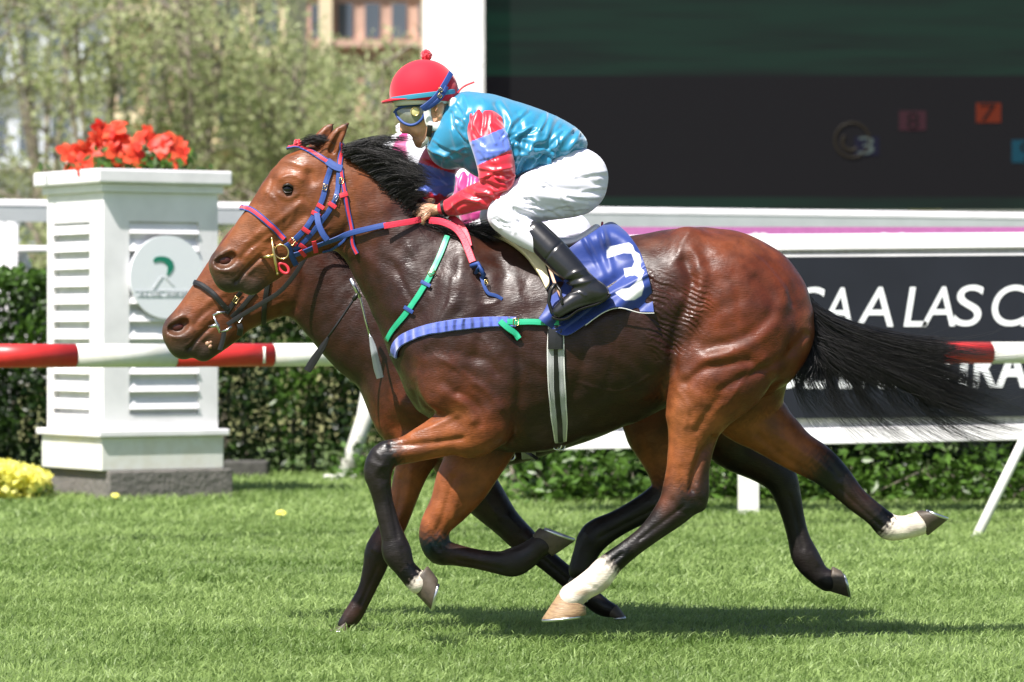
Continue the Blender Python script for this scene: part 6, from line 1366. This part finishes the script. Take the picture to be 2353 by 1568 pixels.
        for s in (-1, 1):
            mb = MB(); mb.tube([Vector(q) for q in resamp([tuple(P(x+hx, y+hy, Y0-s*yo*U if s > 0 else Y0+yo*U)) for x, y, yo in ring], 50)], 3.4*U, 8, caps=False); mb.build('goggle_frame', M_blue, root, smooth=True)
            ln_ = MB(); cpt = P(938+hx, 264+hy, Y0+(-1 if s < 0 else 1)*36*U); rim = [P(x+hx, y+hy, Y0+(-1 if s < 0 else 1)*abs(yo)*U) for x, y, yo in ring[:-1]]; m = len(rim); mid = [cpt.lerp(r_, .6)+Vector((-.003, (-1 if s < 0 else 1)*.004, 0)) for r_ in rim]
            ln_.add([cpt+Vector((-.003, (-1 if s < 0 else 1)*.005, 0))]+mid+rim, [(0, 1+i, 1+(i+1) % m) for i in range(m)]+[(1+i, 1+m+i, 1+m+(i+1) % m, 1+(i+1) % m) for i in range(m)]); ln_.build('goggle_lens', M_lens, root, smooth=True)
            g_ = MB(); gc = P(954+hx, 257+hy, Y0+(-1 if s < 0 else 1)*44*U); sy = -1 if s < 0 else 1; g_.tube([gc-Vector((0, sy*.006, 0)), gc+Vector((0, sy*.004, 0))], 11*U, 24); g_.build('lens_cap', M_gold, root, smooth=True, bevel=.002); g_ = MB(); g_.torus(gc+Vector((0, sy*.004, 0)), 9.5*U, 1.2*U, (0, 1, 0), 24, 6); g_.build('lens_rim', M_brass, root, smooth=True)
        mb = MB(); mb.tube([P(909+hx, 256+hy, Y0-14*U), P(906+hx, 258+hy, Y0), P(909+hx, 256+hy, Y0+14*U)], 3*U, 8); mb.build('goggle_bridge', M_blue, root, smooth=True)
        free_strap('cap_string', [(1052+hx, 214+hy, Y0-.03), (1060+hx, 204+hy, Y0-.03), (1072+hx, 196+hy, Y0-.03), (1090+hx, 189+hy, Y0-.03)], 4, M_redw, root)
        # bow at the collar
        mb = MB(); mb.ball(P(1033, 328, Y0-.085), 6*U, 10); mb.ball(P(1020, 322, Y0-.080), 8*U, 10, sc_=(1.5, .6, .7)); mb.ball(P(1046, 336, Y0-.085), 8*U, 10, sc_=(1.2, .6, .7)); mb.build('collar_bow', mat('indigo_bow', (.02, .02, .22), rough=.4), root, smooth=True)
    for s in (-1, 1):
        cg = [chain([(981, 246, s*46, 9, 5, WH), (983, 270, s*45, 9, 5, WH), (990, 288, s*43, 10, 6, WH), (1008, 291, s*41, 11, 6, WH), (1030, 277, s*40, 13, 7, WH), (1042, 255, s*38, 13, 8, WH), (1042, 236, s*38, 12, 9, WH)], .01, **kh)]
        organic('ear_guard', cg, .0035, M_padw, root, sm=1)
        if cfg['full']:
            free_strap('chin_strap', [(988+hx, 288+hy, Y0+s*.082), (987+hx, 300+hy, Y0+s*.078), (985+hx, 314+hy, Y0+s*.068)], 12, M_black, root, th=.004, face=(0, s, 0))
            free_strap('chin_strap', [(985+hx, 314+hy, Y0+s*.064), (978+hx, 328+hy, Y0+s*.045), (966+hx, 338+hy, Y0+s*.012)], 9, M_padw, root, face=(-.3, s, -.5)); 
            free_strap('chin_strap', [(988+hx, 316+hy, Y0+s*.066), (990+hx, 330+hy, Y0+s*.05), (980+hx, 340+hy, Y0+s*.014)], 8, M_tan, root, face=(-.3, s, -.5))
    return root
RED = (.60, .006, .028); TEAL = (.006, .20, .36); SBL = (.10, .17, .60); MAG = (.45, .035, .20); WHT = (.72, .72, .76)
rider(0.0, 0, 0, 0, 0, 'jockey in turquoise silk with red and blue sleeves, red bobble cap and goggles', dict(torso=TEAL, sl=(RED, SBL, RED), cap=M_cap, cap2=M_cap, pom=(980, 127), pomm=M_redfuzz, full=True), .0034, P(1250, 500, 0))
M_capw = mat('white_cap_cloth', None, rough=.55, attr=True)
def capcol(V, c):
    a = np.arctan2(V[:, 1]-c.y, V[:, 0]-c.x); col = np.tile(np.array([.74, .74, .78]), (len(V), 1)); col[(np.abs(np.mod(a+math.pi, math.pi/1.5)-1.2) < .33)] = (.45, .03, .18); return col
rider(0.80, -34, 140, -34, 160, 'jockey mostly hidden behind, in white breeches with white and magenta bobble cap', dict(torso=WHT, sl=(MAG, MAG, WHT), cap=M_capw, cap2=M_magenta, pom=(921, 313-17), pomm=M_whitefuzz, full=False, capcol=capcol), .006, P(1220, 640, .8))

# ---- far horse tack
b2 = [bv2]; br2 = empty('bridle', P(560, 700, .8), 'black leather bridle with steel bit on the far horse', 'bridle')
c64 = lambda x, y: (367.6+x*.172, 574.4+y*.172)
strap('noseband', [c64(490, 450), c64(560, 470), c64(700, 570), c64(800, 680), c64(910, 800)], 13, M_black, b2, br2, wrap=0, Y0=.8, off=.008, th=.006)
strap('cheekpiece', [c64(1080, 560), c64(1010, 660), c64(940, 780), c64(890, 850)], 11, M_black, b2, br2, off=.006, mirror=True, Y0=.8)
strap('cheekpiece', [c64(1280, 560), c64(1200, 640), c64(1100, 760), c64(960, 900)], 11, M_black, b2, br2, off=.005, mirror=True, Y0=.8)
strap('throatlash', [c64(1460, 330), c64(1440, 460), c64(1410, 640), c64(1390, 800), c64(1380, 980)], 12, M_black, b2, br2, off=.006, mirror=True, Y0=.8)
buckle(*c64(1450, 390), b2, br2, 9, M_tan); buckle(*c64(1015, 660), b2, br2, 9, M_brass, ang=.6, out=.014); buckle(*c64(1060, 900), b2, br2, 9, M_steel, ang=.6, out=.02)
Yr = .8-.11
free_strap('rein', [(*c64(900, 1000), Yr), (*c64(1080, 880), Yr), (*c64(1350, 720), Yr-.02), (*c64(1600, 560), Yr-.04), (*c64(1800, 330), Yr-.06), (*c64(1950, 90), Yr-.06), (740, 540, Yr-.05), (900, 600, Yr)], 11, M_black, br2)
mb = MB(); mb.tube([(P(*c64(705, 880), Yr)), P(*c64(780, 840), Yr), P(*c64(870, 832), Yr)], .005, 8); mb.tube([P(*c64(715, 880), Yr), P(*c64(750, 960), Yr), P(*c64(770, 1010), Yr), P(*c64(800, 1110), Yr)], [.004, .005, .009, .004], 8); mb.tube([P(*c64(650, 1030), Yr+.02), P(*c64(770, 1005), Yr)], [.006, .008], 8); mb.build('bit_cheek', M_steel, br2, smooth=True)
mb = MB(); mb.tube([P(*c64(820, 1095), Yr), P(*c64(900, 1070), Yr-.005), P(*c64(960, 1020), Yr)], .005, 8); mb.build('bit_ring', M_steel, br2, smooth=True)
free_strap('curb_strap', [(*c64(855, 1090), Yr), (*c64(845, 1180), Yr), (*c64(800, 1340), Yr)], 12, M_black, br2, th=.004)
free_strap('curb_strap', [(*c64(1060, 990), Yr), (*c64(1075, 1060), Yr), (*c64(1060, 1140), Yr+.02)], 14, M_black, br2, th=.004)
mb = MB()
for q, r_ in (((640, 1250), 6.5), ((680, 1230), 5.5), ((670, 1290), 5.5), ((690, 1210), 4)): mb.ball(P(*c64(*q), .8-.035), r_*U*1.1, 10)
mb.build('tongue_tie_wad', M_tan, br2, smooth=True)
g2 = empty('girth', P(1200, 1040, .8), 'girth of the far horse, only its ring and strap end below the belly', 'girth')
strap('elastic_band', [(1212, 790), (1208, 900), (1212, 1000), (1214, 1046)], 34, M_elastic, b2, g2, off=.006, th=.003, wrap=1, Y0=.8)
mb = MB(); mb.torus(P(1174, 1049, .5), 10*U, .0035, (.2, 1, 0), 20, 8); mb.build('ring', M_steel, g2, smooth=True)
free_strap('strap_end', [(1205, 1036, .5), (1222, 1046, .48), (1236, 1056, .47)], 8, M_black, g2, th=.003)
# ---- whips
def whip(label, pts, flap, m1, m2):
    w_ = empty('riding_whip', P(*pts[0]), label, 'whip'); mb = MB(); mb.tube([P(*p) for p in pts], [.0075]+[.005]*(len(pts)-2)+[.0055], 10); mb.build('shaft', m1, w_, smooth=True)
    A = resamp([tuple(P(*p)) for p in flap], 14); ribbon(A, np.tile([0, -1., 0], (14, 1)), np.interp(np.linspace(0, 1, 14), [0, .25, .8, 1], [.012, .026, .034, .030]), .004, m2, 'flap', w_)
    mb = MB(); mb.tube([P(*pts[0])+Vector((0, 0, -.002)), P(*pts[1])], .009, 10); mb.build('collar', M_steel if m1 is M_steel else M_black, w_, smooth=True)
whip('black riding whip with black leather flap hanging over the far horse neck', [(824, 672, .46), (812, 690, .46), (775, 745, .46), (752, 778, .46)], [(754, 776, .455), (740, 800, .455), (720, 830, .455), (706, 853, .455)], M_black, M_black)
whip('silver riding whip with pale flap beside the black one', [(806, 640, .46), (828, 684, .46), (840, 735, .46), (852, 778, .46)], [(851, 774, .455), (858, 800, .455), (866, 838, .455), (874, 869, .455)], M_steel, mat('silver_flap', (.42, .45, .50), rough=.3, metal=.4))
